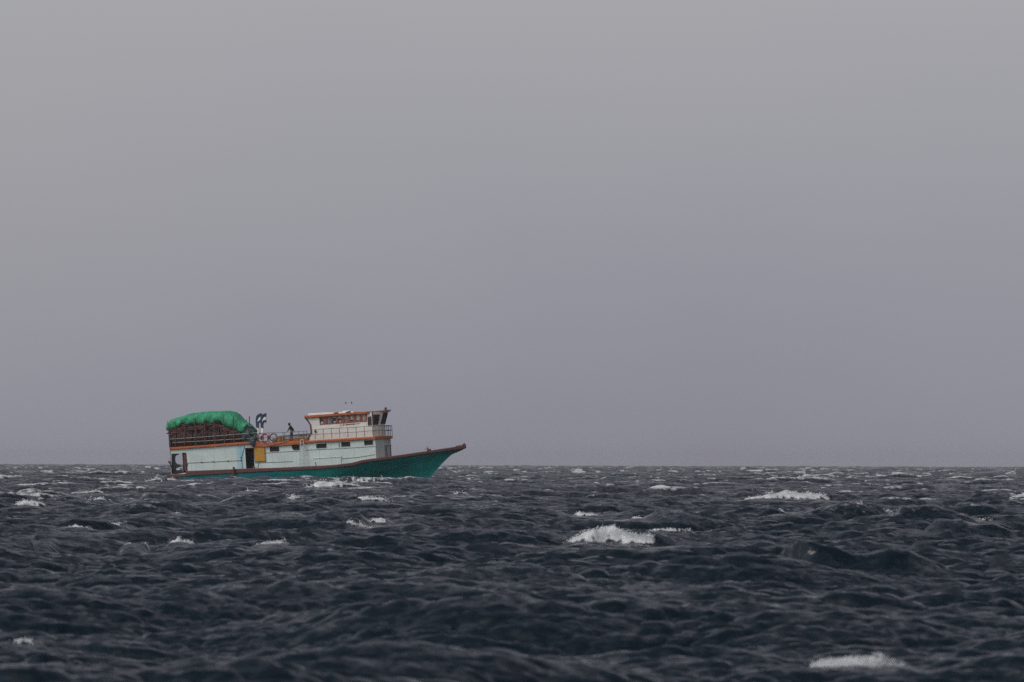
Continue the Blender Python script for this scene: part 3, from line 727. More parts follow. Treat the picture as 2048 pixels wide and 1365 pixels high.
mb.loft([[tuple(Vector(fr_pt(k, z)).lerp(Vector(fr_pt(k+1, z)), i/8)) for k in range(3) for i in range(8)]+[fr_pt(3, z)] for z in zl])
mb.build('front_wall', M['white'], wheel)
def lerp(a_, b_, t): return Vector(a_)*(1-t)+Vector(b_)*t
def face_win(k, t0, t1, za, zb2, m='brown', inset=.07, rak=True):
    p = [lerp(fr_pt(k, z), fr_pt(k+1, z), t) for z, t in ((za, t0), (za, t1), (zb2, t1), (zb2, t0))]
    n = (p[1]-p[0]).cross(p[3]-p[0]).normalized()
    if n.x < 0 and k == 1: n = -n
    if k == 0 and n.y > 0: n = -n
    if k == 2 and n.y < 0: n = -n
    return framed(p, n, inset=inset, m=m)
HW = ZR-zs
face_win(0, .03, .68, zs-.05, zs+HW*.80, inset=.12)
for t0 in (.04, .35, .66): face_win(1, t0, t0+.30, zs+.02, ZR-.08, m='dark', inset=.05)
face_win(2, .3, .8, zs-.05, zs+HW*.82)
# interior so the far windows do not show empty sky
MB().box(((WH[0][0]+sx)/2+.3, .3, (zfl+ZR)/2), ((sx-WH[0][0])/2-.4, .03, (ZR-zfl)/2-.02)).build('inner_wall', M['dark'], wheel)
# roof
RW = U+.2
xr0 = S(*z2(158, 245), -RW)[0]; xr1 = S(*z2(848, 198), -RW)[0]; xr2 = S(*z2(1060, 178), -.7)[0]
rt = zline(z2, [(158, 232), (848, 188)], -RW); rb = zline(z2, [(158, 256), (848, 208)], -RW)
ro = [(xr0, -RW), (xr1, -RW), (xr2, -.85), (xr2+.03, 0), (xr2, .85), (xr1, RW), (xr0, RW)]
mb = MB().plan(ro, lambda X: rt(X)+max(0, X-xr1)*.03, lambda X: rb(X)+max(0, X-xr1)*.045)
mb.build('roof', M['orange'], wheel)
rz_ = zline(z2, [(195, 206), (700, 184)], -U+.1)
xw0, xw1 = S(*z2(195, 215), -U)[0], S(*z2(700, 190), -U)[0]
MB().plan([(xw0, -U+.1), (xw1, -U+.1), (xw1, U-.1), (xw0, U-.1)], rz_, lambda X: rt(X)-.02).build('roof_cover', M['roofwhite'], wheel, bevel=.03)
# antennas, horn
for x_, (yt, yb) in ((938, (118, 300)), (1057, (112, 285))):
    a_ = S(*z5(x_, yb), -.5); b_ = S(*z5(x_-1, yt), -.5)
    an = MB().tube([(a_[0], -.5, a_[1]-.1), (b_[0], -.5, b_[1])], .013).build('antenna', M['grey'], boat)
    MB().tube([(b_[0], -.5, b_[1]-.06), (b_[0], -.5, b_[1]+.02), (b_[0], -.5, b_[1]+.1)], [.05, .08, .02], 8).build('antenna_cap', M['steel'], an, smooth=True)
a_ = S(*z5(950, 285), -.5); MB().box((a_[0], -.5, a_[1]-.02), (.28, .2, .06)).build('antenna_base', M['roofwhite'], boat)
a_ = S(*z5(1755, 272), 0); mb = MB().tube([(a_[0], 0, a_[1]-.06), (a_[0], 0, a_[1]+.12), (a_[0]+.02, 0, a_[1]+.22), (a_[0]+.05, 0, a_[1]+.28)], [.09, .10, .12, .05], 8)
mb.build('horn', M['brown'], boat, smooth=True)
MB().tube([(a_[0]-.25, 0, a_[1]), (a_[0]+.45, 0, a_[1])], .07, 8).build('bow_lamp', M['steel'], boat)
for p in ((735, 320), (985, 300)):
    a_ = S(*z5(*p), -U+.05); MB().tube([(a_[0]-.2, -U+.05, a_[1]), (a_[0]+.2, -U+.05, a_[1]+.02)], .05, 6).build('roof_cleat', M['wood'], boat)
# small dark lamp on the wheelhouse side
a_, b_ = S(*z5(312, 670), -U-.08), S(*z5(314, 718), -U-.08)
MB().tube([(a_[0], -U-.08, a_[1]), (a_[0], -U-.08, (a_[1]+b_[1])/2), (b_[0], -U-.08, b_[1])], [.05, .1, .06], 8).build('side_lamp', M['rubber'], boat, smooth=True)
# boat's name on the wheelhouse
def text(body, f, p, size, m, Y=-U-.012, bold=0, xs=1.):
    cu = bpy.data.curves.new('name_lettering', 'FONT'); cu.body = body; cu.size = size; cu.extrude = .004; cu.offset = bold
    o = bpy.data.objects.new('name_lettering', cu); C.objects.link(o); cu.materials.append(m)
    a__ = S(*f(*p), Y); o.parent = wheel
    bpy.context.view_layer.update()
    me_ = bpy.data.meshes.new_from_object(o.evaluated_get(bpy.context.evaluated_depsgraph_get()))
    bpy.data.objects.remove(o); me_.transform(Matrix.Translation((a__[0], Y, a__[1])) @ Matrix.Rotation(math.pi/2, 4, 'X') @ Matrix.Diagonal((xs, 1, 1, 1)))
    if not me_.materials: me_.materials.append(m)
    o = bpy.data.objects.new('name_lettering', me_); C.objects.link(o); o.parent = wheel
text('J.L.', z5, (820, 586), .20, M['writing'], xs=.75)
text('LIZ', z5, (868, 580), .22, M['writing'], bold=.004, xs=.62)
text('HERNANDEZ', z5, (928, 574), .17, M['writing'], bold=.006, xs=.83)
text('transport', z5, (1128, 552), .13, M['writing'], xs=.9)

# ------------------------------------------------------------------ railings
RY = -EW+.04
def rail(name, runs, posts, r, m, rp=None):
    rl = bpy.data.objects.new(name, None); C.objects.link(rl); rl.parent = boat; rl['_off'] = (0, 0, 0)
    for run in runs: MB().tube(run, r, 6).build('rail', m, rl)
    for p0, p1 in posts: MB().tube([p0, p1], rp or r, 6).build('post', m, rl)
def P3(f, p, Y): a__ = S(*f(*p), Y); return (a__[0], Y, a__[1])
# upper walkway rail round the wheelhouse (near side, front, far side)
pz = px1-.02
near_t = [P3(z5, p, RY) for p in ((215, 668), (640, 640), (1150, 612), (1490, 590))]
near_m = [P3(z5, p, RY) for p in ((190, 768), (640, 742), (1150, 712), (1490, 684))]
zt1, zm1 = near_t[-1][2], near_m[-1][2]
ft = near_t+[(pz, -1.32, zt1), (pz+.05, 0, zt1), (pz, 1.32, zt1), (near_t[-1][0], -RY, zt1)]+[(p[0], -RY, p[2]) for p in near_t[::-1][1:]]
fm_ = near_m+[(pz, -1.32, zm1), (pz+.05, 0, zm1), (pz, 1.32, zm1), (near_m[-1][0], -RY, zm1)]+[(p[0], -RY, p[2]) for p in near_m[::-1][1:]]
posts = []
for xt, yt, xb_, yb in ((310, 665, 314, 865), (473, 655, 482, 850), (638, 645, 652, 845), (805, 635, 818, 838), (975, 625, 986, 826), (1145, 612, 1156, 820), (1312, 602, 1326, 812), (1484, 592, 1496, 802)):
    posts.append((P3(z5, (xt, yt), RY), P3(z5, (xb_, yb), RY)))
for p0, p1 in list(posts)[::2]: posts.append(((p0[0], -RY, p0[2]), (p1[0], -RY, p1[2])))
for yy in (-1.32, -.66, 0, .66, 1.32):
    posts.append(((pz, yy, zt1), (pz, yy, zt_-.02)))
mdl = ((near_t[-1][0]+pz)/2, (RY-1.32)/2)
posts.append(((mdl[0], mdl[1], zt1), (mdl[0], mdl[1], zt_-.02))); posts.append(((mdl[0], -mdl[1], zt1), (mdl[0], -mdl[1], zt_-.02)))
rail('upper_railing', [ft, fm_], posts, .026, M['steel'])
# aft cargo deck rail and its tall side stakes
rt1 = [P3(z1, p, RY) for p in ((130, 568), (560, 540), (1240, 487))]; rt2 = [P3(z1, p, RY) for p in ((158, 613), (600, 590), (1240, 552))]
rail('cargo_railing', [rt1, rt2], [], .03, M['lightsteel'])
for xt, yt, xb_ in ((98, 340, 132), (192, 345, 200), (312, 340, 318), (446, 300, 456), (566, 312, 576), (688, 298, 700), (812, 296, 826), (938, 278, 944), (1144, 276, 1150)):
    a_ = P3(z1, (xt, yt), RY-.02); b_ = P3(z1, (xb_, 660-(xb_-130)*.066), RY-.02)
    MB().tube([a_, b_], .038 if yt > 300 else .045, 6).build('side_stake', M['wood'], boat)
    if xt in (98, 446, 938, 1144):
        MB().tube([(a_[0], -a_[1], a_[2]-.25), (b_[0], -b_[1], b_[2])], .04, 6).build('side_stake', M['wood'], boat)
# fore deck rail by the life rings and the sailor
f1 = [P3(z4, p, RY) for p in ((462, 492), (665, 478), (905, 470), (1170, 456), (1325, 446))]
f2 = [P3(z4, p, RY) for p in ((462, 566), (665, 554), (905, 545), (1170, 528), (1325, 518))]
ps = [(P3(z4, (xt, yt), RY), P3(z4, (xt+4, yt+ 165), RY)) for xt, yt in ((540, 488), (665, 478), (905, 470), (936, 468), (1172, 458), (1257, 450), (1310, 447))]
rail('fore_railing', [f1, f2], ps, .024, M['steel'])
batten(z4, [(560, 716), (760, 672), (1000, 612)], .02, 'lightsteel', Y=-EW-.06, name='boat_pole')

# funnels: two swept exhaust stacks, navy and white
FY = -2.02
def funnel(dx):
    fn = bpy.data.objects.new('funnel', None); C.objects.link(fn); fn.parent = boat; fn['_off'] = (0, 0, 0)
    def pl(pts, m, t, name):
        MB().slab([S(*c1(x+dx, y), FY) for x, y in pts], [], FY-t, FY+t).build(name, m, fn, bevel=.02)
    bot = 1110 if dx == 0 else 1060
    a__ = S(*c1(190+dx, 650), FY); b__ = S(*c1(197+dx, bot), FY)
    MB().tube([(a__[0], FY, a__[1]), (b__[0], FY, b__[1]-.1)], .115, 12).build('exhaust_pipe', M['white'], fn, smooth=True)
    pl([(150, 655), (140, 560), (127, 450), (128, 320), (150, 235), (195, 175), (255, 142), (330, 122), (328, 250), (270, 265), (225, 310), (200, 370), (188, 455), (225, 470), (220, 560), (228, 655)], M['navy'], .15, 'crown_fin')
    pl([(328, 252), (328, 368), (280, 368), (235, 390), (205, 440), (190, 455), (202, 370), (227, 311), (272, 266)], M['roofwhite'], .13, 'white_fin')
    pl([(328, 370), (332, 480), (300, 455), (262, 462), (240, 480), (225, 520), (222, 470), (207, 442), (237, 392), (282, 370)], M['navy'], .14, 'lower_fin')
funnel(0); funnel(168)

# ------------------------------------------------------------------ things carried on board
# ladder leaning on the near side
lad = thing('ladder', 'pale boarding ladder hung on the side of the cabin between the dark windows', 'ladder', (*[S(*z4(1245, 1060), -EW-.15)[0]], -EW-.15, S(*z4(1245, 1060), -EW-.15)[1]))
M['ladder'] = mat('pale_ladder', (.56, .53, .53), .6, col2=(.42, .40, .40), vscale=6)
LY = -EW-.10
for pp in (((1203, 598), (1190, 1062)), ((1254, 598), (1296, 1062))):
    a_, b_ = P3(z4, pp[0], LY), P3(z4, pp[1], LY-.06)
    MB().tube([a_, b_], .035, 6).build('stile', M['ladder'], lad)
for y_ in (600, 655, 732, 800, 866, 932, 1000):
    t = (y_-598)/464; xl = 1203-13*t; xr = 1254+42*t
    MB().tube([P3(z4, (xl, y_), LY-.03), P3(z4, (xr, y_-2), LY-.03)], .035 if y_ < 760 else .02, 6).build('rung', M['ladder'], lad)
# life rings on the rail
def ring(ctr, Ro, ri, mA, mB, label, dy=-.1):
    a__ = S(*z4(*ctr), RY+dy)
    t = thing('life_ring', label, 'life ring', (a__[0], RY+dy, a__[1]), 'life rings hung on the fore deck rail')
    Rm, rm = (Ro+ri)/2, (Ro-ri)/2
    cc = [(a__[0]+Rm*math.cos(2*math.pi*i/40), RY+dy, a__[1]+Rm*math.sin(2*math.pi*i/40)) for i in range(40)]
    MB().tube(cc, rm, 10, closed=True).build('ring', mA, t, smooth=True)
    for k in range(4):
        i0 = k*10+4; MB().tube([cc[(i0+j) % 40] for j in range(2)], rm*1.05, 10).build('band', mB, t, smooth=True)
ring((590, 566), .40, .25, M['red'], M['roofwhite'], 'crimson life ring with white bands hung on the rail beside the funnels')
ring((741, 556), .37, .26, M['dullbrown'], M['wood'], 'faded brown life ring hung on the rail above the tan boxes')
ring((525, 530), .27, .17, M['red'], M['wood'], 'small half hidden crimson ring behind the larger life ring at the funnel foot', dy=.35)
# boxes on deck
def carton(x0, x1, y0, y1, Y, label, m='carton'):
    a__, b__ = S(*z4(x0, y0), Y), S(*z4(x1, y1), Y)
    t = thing('deck_box', label, 'box', ((a__[0]+b__[0])/2, Y+.2, b__[1]), 'tan boxes beside the life rings')
    h = ((b__[0]-a__[0])/2, .2, (a__[1]-b__[1])/2)
    MB().box(((a__[0]+b__[0])/2, Y+.2, (a__[1]+b__[1])/2), h).build('body', M[m], t, bevel=.015)
    MB().box(((a__[0]+b__[0])/2, Y+.2, a__[1]+.012), (h[0]+.015, h[1]+.015, .014)).build('lid', M['yellow'], t)
carton(720, 782, 578, 650, -1.95, 'tan wooden box nearest the faded brown life ring')
carton(790, 868, 562, 650, -1.95, 'largest tan box, in the middle of the three by the rail')
carton(878, 918, 562, 645, -1.85, 'narrow tan box closest to the painted skiff')
# skiff on deck
KY = -1.15
ka, kb = S(*c2(-230, 980), KY), S(*c2(1290, 1080), KY)
sk = thing('skiff', 'small skiff in yellow and pale blue paint lying on deck behind the sailor', 'skiff', ((ka[0]+kb[0])/2, KY+.5, kb[1]-.05))
def zrim(u): return S(*c2(-230+1520*u, 880-135*u), KY)[1]
def skw(u): return .55*math.sin(math.pi*min(max(u*.93+.05, 0), 1))**.45
xsk = lambda u: ka[0]+(kb[0]-ka[0])*u
zbk = lambda u: tfw(xsk(u))-.03+.10*abs(u-.5)**2
def skl(f0, f1, m, nm, off=0):
    mb_ = MB()
    for sg in (-1, 1):
        rg = []
        for u in np.linspace(0, 1, 22):
            z0_, z1_ = zbk(u), zrim(u)
            rg.append([(xsk(u), KY+.55+sg*(skw(u)*(.62+.38*s_)+off), z0_+(z1_-z0_)*s_) for s_ in (f0, (f0+f1)/2, f1)])
        mb_.loft(rg)
    return mb_.build(nm, m, sk, smooth=True)
skl(0, .48, M['yellow'], 'lower_hull'); skl(.48, .86, M['blue'], 'upper_strake', .006); skl(.86, 1.0, M['brown'], 'gunwale', .03)
mb = MB(); mb.loft([[(xsk(u), KY+.55-skw(u), zrim(u)-.06), (xsk(u), KY+.55+skw(u), zrim(u)-.06)] for u in np.linspace(0, 1, 22)]); mb.build('thwart_cover', M['wood'], sk)
mb = MB(); mb.loft([[(xsk(u), KY+.55-skw(u)*(.62+.38*s0)-.02, zbk(u)+(zrim(u)-zbk(u))*s0) for s0 in (.66, .8)] for u in np.linspace(.72, .94, 6)]); mb.build('dark_mark', M['navy'], sk)
# anchor lashed near the bow
ax, az = S(*z2(1528, 628), -.45)
an = thing('anchor', 'small rusty anchor with curved arms standing on the bow rail', 'anchor', (ax, -.45, az))
MB().tube([P3(z2, (1540, 632), -.45), P3(z2, (1524, 600), -.45), P3(z2, (1512, 575), -.45)], .03).build('shank', M['wood'], an)
MB().tube([P3(z2, (1490, 604), -.45), P3(z2, (1515, 600), -.45), P3(z2, (1538, 592), -.45), P3(z2, (1530, 578), -.45)], [.02, .035, .035, .015]).build('fluke_arm', M['wood'], an)

# cargo and tarpaulins
def skew(X, Y): return X-(Y+2.1)*.24*min(max((X-XC0)/(XC1-XC0), 0), 1)**4
XC0, XC1 = S(*z1(120, 600), -2.05)[0], S(*z1(1240, 560), -2.05)[0]
topO = SP(z1, [(108, 360), (122, 345), (150, 312), (250, 290), (330, 262), (400, 238), (520, 226), (620, 216), (700, 213), (860, 207), (920, 218), (980, 250), (1040, 300), (1100, 345), (1170, 382), (1232, 432)], -1.2)
edg = SP(z1, [(108, 450), (130, 448), (190, 420), (245, 398), (262, 372), (310, 375), (390, 382), (450, 374), (560, 371), (600, 346), (660, 366), (760, 340), (800, 376), (850, 396), (895, 430), (940, 426), (990, 446), (1030, 478), (1058, 474), (1082, 430), (1120, 398), (1170, 405), (1240, 445)], -2.1)
to = np.array(topO); eo = np.array(edg)
topz = lambda X: float(np.interp(X, to[:, 0], to[:, 1])); edz = lambda X: float(np.interp(X, eo[:, 0], eo[:, 1]))
tarp = thing('tarpaulin', 'bright green tarpaulin roped over the tall load on the stern deck', 'tarpaulin', ((XC0+XC1)/2, 0, edz((XC0+XC1)/2)))
nx, ny = 220, 64
P = np.linspace(to[0, 0], to[-1, 0], nx); pts = []
creases = [XC0+v*(XC1-XC0) for v in (-.02, .09, .235, .36, .505, .64, .78, .93, 1.05)]
ropes = np.array(creases)
for X in P:
    zt0, ze = topz(X), edz(X)
    for j in range(ny):
        v = -1+2*j/(ny-1)
        th = v*math.pi/2
        Yy = 2.12*math.copysign(abs(math.sin(th))**.62, th)
        hgt = abs(math.cos(th))**.42
        zz = ze+(zt0-ze)*hgt
        Xs_ = X-.62*hgt+.25+.1*math.sin(v*5)           # creases lean forward going up
        i = np.searchsorted(ropes, Xs_); i = min(max(i, 1), len(ropes)-1)
        u = (Xs_-ropes[i-1])/(ropes[i]-ropes[i-1]); u = min(max(u, 0), 1)
        bulge = (4*u*(1-u))**.7
        nz2 = math.sin(X*2.3+v*4)*.4+math.sin(X*5.3-v*7+1)*.25+math.sin(X*1.3+v*9)*.2+.22*math.sin(X*11.+v*17)*abs(v)
        amp = .038*bulge-.03+.03*nz2+.03*abs(math.sin(X*6+v*9))
        pts.append((skew(X, Yy)+.03*nz2, Yy*(1+amp*.9), zz+amp*hgt*.75+(.035*math.sin(X*9)+.05*nz2)*(1-hgt)))
F_ = [(i*ny+j, i*ny+j+1, (i+1)*ny+j+1, (i+1)*ny+j) for i in range(nx-1) for j in range(ny-1)]
sheet = MB().add(pts, F_).build('sheet', M['tarp'], tarp, smooth=True)
sl = sheet.modifiers.new('s', 'SOLIDIFY'); sl.thickness = .02
# rope ties over the sheet
for X in creases[1:-1]:
    rp = []
    for j in range(0, ny, 2):
        th = (-1+2*j/(ny-1))*math.pi/2; hg = abs(math.cos(th))**.42; Xk = X+.62*hg-.25
        Xk = min(max(Xk, P[0]), P[-1])
        rp.append((skew(Xk, 2.10*math.copysign(abs(math.sin(th))**.62, th)), 2.10*math.copysign(abs(math.sin(th))**.62, th), edz(Xk)+(topz(Xk)-edz(Xk))*hg-.03))
    MB().tube(rp, .014, 5).build('rope', M['wood'], tarp)
# load
load = thing('timber_load', 'tall brown load of stacked bundled timber under the green tarpaulin', 'timber load', ((XC0+XC1)/2, 0, ta((XC0+XC1)/2)))
lb = lambda X: ta(X)-.01
n = 30; rg = []
for X in np.linspace(XC0+.15, XC1-.25, n):
    zt0 = min(topz(X), edz(X)+.9)-.22
    rg.append([(skew(X, y_), y_, z_) for y_, z_ in ((-1.9, lb(X)), (-1.9, edz(X)-.05), (-1.5, zt0), (1.5, zt0), (1.9, edz(X)-.05), (1.9, lb(X)))])
mb = MB().loft(rg); mb.add(rg[0], [(0, 1, 2, 3, 4, 5)]); mb.add(rg[-1], [(0, 1, 2, 3, 4, 5)])
mb.build('core', M['dark'], load)
rnd = random.Random(3)
def bundle_mesh(horizontal):
    mb_ = MB()
    if horizontal:
        for k in range(190):
            X = rnd.uniform(XC0+.05, XC1-1.6); z_ = edz(X)+.1-rnd.random()*.62
            L_ = rnd.uniform(.25, .7); Yy = -2.0+rnd.uniform(-.05, .05)
            if z_ < lb(X)+.7: continue
            sl_ = rnd.uniform(-.05, .05)
            mb_.tube([(X-L_/2, Yy, z_-sl_), (X+L_/2, Yy+rnd.uniform(-.04, .04), z_+sl_)], rnd.uniform(.03, .075), 6)
    else:
        X = XC0
        while X < XC1-.1:
            hgt = min(1.25+rnd.uniform(-.25, .25), edz(X)-lb(X)-.05)
            mb_.tube([(X, -2.0+rnd.uniform(-.05, .03), lb(X)), (X+rnd.uniform(-.06, .06), -2.02, lb(X)+hgt)], rnd.uniform(.025, .065), 5)
            if rnd.random() < .4: X += .06
            X += rnd.uniform(.03, .12)
        for y_ in np.arange(-1.9, 1.9, .13):
            mb_.tube([(XC0-.02+rnd.uniform(-.03, .03), y_, lb(XC0)), (XC0, y_+rnd.uniform(-.05, .05), edz(XC0)-rnd.uniform(.0, .4))], .05, 5)
    return mb_
bundle_mesh(False).build('upright_bundles', M['log'], load, smooth=True)
bundle_mesh(True).build('laid_bundles', M['log'], load, smooth=True)
M['logred'] = mat('red_bark', (.22, .095, .075), .85, col2=(.12, .05, .04), vscale=5, bump=.03, bscale=9)
mb = MB()
for k in range(60):
    X = rnd.uniform(XC0+.05, XC1-1.6); z_ = edz(X)+.02-rnd.random()*.42; L_ = rnd.uniform(.3, .8)
    mb.tube([(X-L_/2, -2.06, z_), (X+L_/2, -2.05, z_+rnd.uniform(-.06, .06))], rnd.uniform(.02, .045), 5)
mb.build('red_poles', M['logred'], load, smooth=True)
# dark canvas over the forward corner
dk = SP(z1, [(1050, 470), (1075, 420), (1120, 395), (1160, 400), (1200, 425), (1238, 440), (1245, 500), (1244, 588), (1190, 592), (1150, 585), (1090, 578), (1056, 560), (1062, 510)], -2.15)
cv = thing('dark_canvas', 'dark teal canvas sheet hanging over the forward corner of the load', 'canvas', (dk[7][0], -2.15, dk[7][1]))
xs0, xs1 = min(p[0] for p in dk), max(p[0] for p in dk); zs0, zs1 = min(p[1] for p in dk), max(p[1] for p in dk)
gx, gz = 34, 30; pts = []
for i in range(gx):
    u = i/(gx-1); X = xs0+(xs1-xs0)*u
    ztp = float(np.interp(X, [dk[0][0], dk[1][0], dk[2][0], dk[4][0], dk[6][0]], [dk[0][1], dk[1][1], dk[2][1], dk[4][1], dk[5][1]]))
    for j in range(gz):
        v = j/(gz-1); z_ = zs0+(ztp-zs0)*v
        w_ = .05*math.sin(u*19+v*3)+.05*math.sin(u*7-v*9)+.03*math.sin(u*31+v*13)
        pts.append((X+.04*math.sin(v*9+u*4), -2.36+w_+.5*v*v*.5, z_+.03*math.sin(u*23)))
base = len(pts)
for i in range(gx): x_, y_, z_ = pts[i*gz+gz-1]; pts.append((skew(x_, 1.7), 1.7, z_-.1))
F_ = [(i*gz+j, i*gz+j+1, (i+1)*gz+j+1, (i+1)*gz+j) for i in range(gx-1) for j in range(gz-1)]+[(i*gz+gz-1, base+i, base+i+1, (i+1)*gz+gz-1) for i in range(gx-1)]
# forward end hanging down
e0 = len(pts); i = gx-1
for j in range(gz): x_, y_, z_ = pts[i*gz+j]; pts.append((skew(x_, 1.8)+.04*math.sin(j), 1.8, z_))
F_ += [(i*gz+j, i*gz+j+1, e0+j+1, e0+j) for j in range(gz-1)]
sh = MB().add(pts, F_).build('sheet', M['darktarp'], cv, smooth=True); sh.modifiers.new('s', 'SOLIDIFY').thickness = .02
# knotted cloth over the step
kn = SP(z4, [(385, 640)], -EW-.08)[0]
kt = thing('cloth_bundle', 'dark green cloth bundle knotted where the two orange deck edges meet', 'cloth', (kn[0], -EW-.08, kn[1]))
bm = bmesh.new(); bmesh.ops.create_icosphere(bm, subdivisions=4, radius=1)
for v in bm.verts:
    p = v.co; k = 1+.18*math.sin(p.x*5+1)*math.cos(p.z*6)+.1*math.sin(p.y*9+p.z*7); v.co = Vector((p.x*.24*k, p.y*.12*k, p.z*(.26 if p.z > 0 else .36)*k*(1-.3*abs(p.x)*(p.z < 0))))
    v.co += Vector(kn[:1]+(-EW-.10,)+kn[1:])
me = bpy.data.meshes.new('folds'); bm.to_mesh(me); bm.free(); link('folds', me, M['darktarp'], kt, True)

# ------------------------------------------------------------------ the sailor
def skin(name, chains, m, parent, root=0, sub=1):
    vs, es, rs, idx = [], [], [], {}
    for ch in chains:
        prev = None
        for (p, r) in ch:
            key = tuple(round(c, 4) for c in p)
            if key not in idx: idx[key] = len(vs); vs.append(Vector(p)); rs.append(r)
            k = idx[key]
            if prev is not None: es.append((prev, k))
            prev = k
    me_ = bpy.data.meshes.new(name); me_.from_pydata(vs, es, [])
    o = link(name, me_, m, parent)
    o.modifiers.new('skin', 'SKIN'); sv = me_.skin_vertices[0].data
    for i, r in enumerate(rs):
        r2 = r if isinstance(r, tuple) else (r, r)
        sv[i].radius = r2; sv[i].use_root = (i == root)
    s_ = o.modifiers.new('sub', 'SUBSURF'); s_.levels = s_.render_levels = sub
    o.modifiers['skin'].use_smooth_shade = True
    return o
PY = -1.95
def pp(x, y, dy=0): a__ = S(*c2(x, y), PY+dy); return (a__[0], PY+dy, a__[1])
per = thing('person', 'person in dark hooded jacket and dark trousers with red boots, leaning over the deck rail', 'person', pp(480, 1130))
hip, waist, chest, neck, head = pp(455, 655), pp(460, 560), pp(425, 430), pp(375, 352), pp(335, 285)
shL, shR = pp(385, 395, -.17), pp(425, 400, .17)
elL, haL = pp(315, 530, -.2), pp(250, 645, -.22)
elR, haR = pp(545, 540, .2), pp(590, 640, .1)
knL, anL = pp(415, 860, -.09), pp(400, 1080, -.09)
knR, anR = pp(490, 870, .1), pp(490, 1085, .08)
hiL, hiR = pp(440, 690, -.09), pp(475, 690, .1)
def hand(base, dirv, chain_base):
    d = Vector(dirv).normalized(); sd_ = Vector((0, 1, 0)); dn = Vector((0, 0, -1))
    palm = Vector(base)+d*.07; out_ = [[(tuple(base), .028), (tuple(palm), (.038, .02))]]
    for k, L_ in enumerate((.062, .075, .07, .055)):
        o0 = palm+sd_*(k-1.5)*.019
        out_.append([(tuple(palm), (.038, .02)), (tuple(o0+d*.02), .009), (tuple(o0+d*(.02+L_*.5)), .009), (tuple(o0+d*(.02+L_*.7)+dn*L_*.4), .008)])
    th_ = Vector(base)+d*.03-sd_*.03
    out_.append([(tuple(base), .028), (tuple(th_), .011), (tuple(th_+d*.035-sd_*.015), .010), (tuple(th_+d*.06+dn*.02), .009)])
    return out_
dL = Vector(haL)-Vector(elL); dR = Vector(haR)-Vector(elR)
chains = [[(hip, .13), (waist, .12), (chest, (.16, .12)), (neck, .055), (pp(345, 318), .06)],
          [(chest, (.16, .12)), (shL, .07), (elL, .045), (haL, .028)], [(chest, (.16, .12)), (shR, .07), (elR, .045), (haR, .028)],
          [(hip, .13), (hiL, .09), (knL, .058), (anL, .04), (pp(345, 1128, -.09), .035)], [(hip, .13), (hiR, .09), (knR, .058), (anR, .04), (pp(430, 1132, .08), .035)]]
chains += hand(haL, (dL+Vector((-.1, 0, 0))), None)+hand(haR, dR, None)
skin('body', chains, M['skin'], per, 0, 1)
bm = bmesh.new(); bmesh.ops.create_uvsphere(bm, u_segments=20, v_segments=14, radius=1)
hc = Vector(head)
for v in bm.verts:
    p = v.co.copy(); q = Vector((p.x*.098, p.y*.078, p.z*.118))
    if p.z < -.2: q.x -= .012*(-p.z); q.y *= 1-.25*(-p.z-.2)
    if p.x < -.85 and abs(p.y) < .3 and -.3 < p.z < .15: q.x -= .022                      # nose
    if p.x < -.75 and .12 < p.z < .3 and .25 < abs(p.y) < .6: q.x += .010                  # eye sockets
    if p.x < -.8 and -.55 < p.z < -.42: q.x += .006                                        # mouth
    if abs(p.y) > .9 and abs(p.z) < .25: q.y *= 1.14                                       # ears
    v.co = hc+Matrix.Rotation(R(-18), 3, 'Y') @ q
me = bpy.data.meshes.new('head'); bm.to_mesh(me); bm.free(); link('head', me, M['skin'], per, True)
bm = bmesh.new(); bmesh.ops.create_uvsphere(bm, u_segments=20, v_segments=14, radius=1)
for v in list(bm.verts):
    p = v.co.copy(); q = Vector((p.x*.118+.018, p.y*.100, p.z*.135+.012))
    v.co = hc+Matrix.Rotation(R(-18), 3, 'Y') @ q
bmesh.ops.delete(bm, geom=[f for f in bm.faces if (f.calc_center_median()-hc).x < -.05 and (f.calc_center_median()-hc).z < .055], context='FACES')
me = bpy.data.meshes.new('hood'); bm.to_mesh(me); bm.free(); ho = link('hood', me, M['jacket'], per, True); ho.modifiers.new('s', 'SOLIDIFY').thickness = .012
skin('jacket', [[(pp(458, 640), .155), (waist, .145), (chest, (.18, .14)), (pp(385, 362), .085)], [(chest, (.18, .14)), (shL, .088), (elL, .062), (tuple(Vector(haL)-dL*.06), .045)],
     [(chest, (.18, .14)), (shR, .088), (elR, .062), (tuple(Vector(haR)-dR*.06), .045)]], M['jacket'], per, 0, 1)
skin('trousers', [[(pp(455, 640), .14), (hip, .145), (hiL, .105), (knL, .078), (pp(405, 960, -.09), .068)], [(hip, .145), (hiR, .105), (knR, .078), (pp(490, 950, .1), .068)]], M['trousers'], per, 1, 1)
for k, an_, kk in ((0, anL, -.09), (1, anR, .08)):
    tx = 345 if k == 0 else 430
    skin('boot', [[(pp(402 if k == 0 else 490, 945, kk), .066), (an_, .052), (pp(tx, 1125, kk), .04)]], M['red'], per, 0, 1)

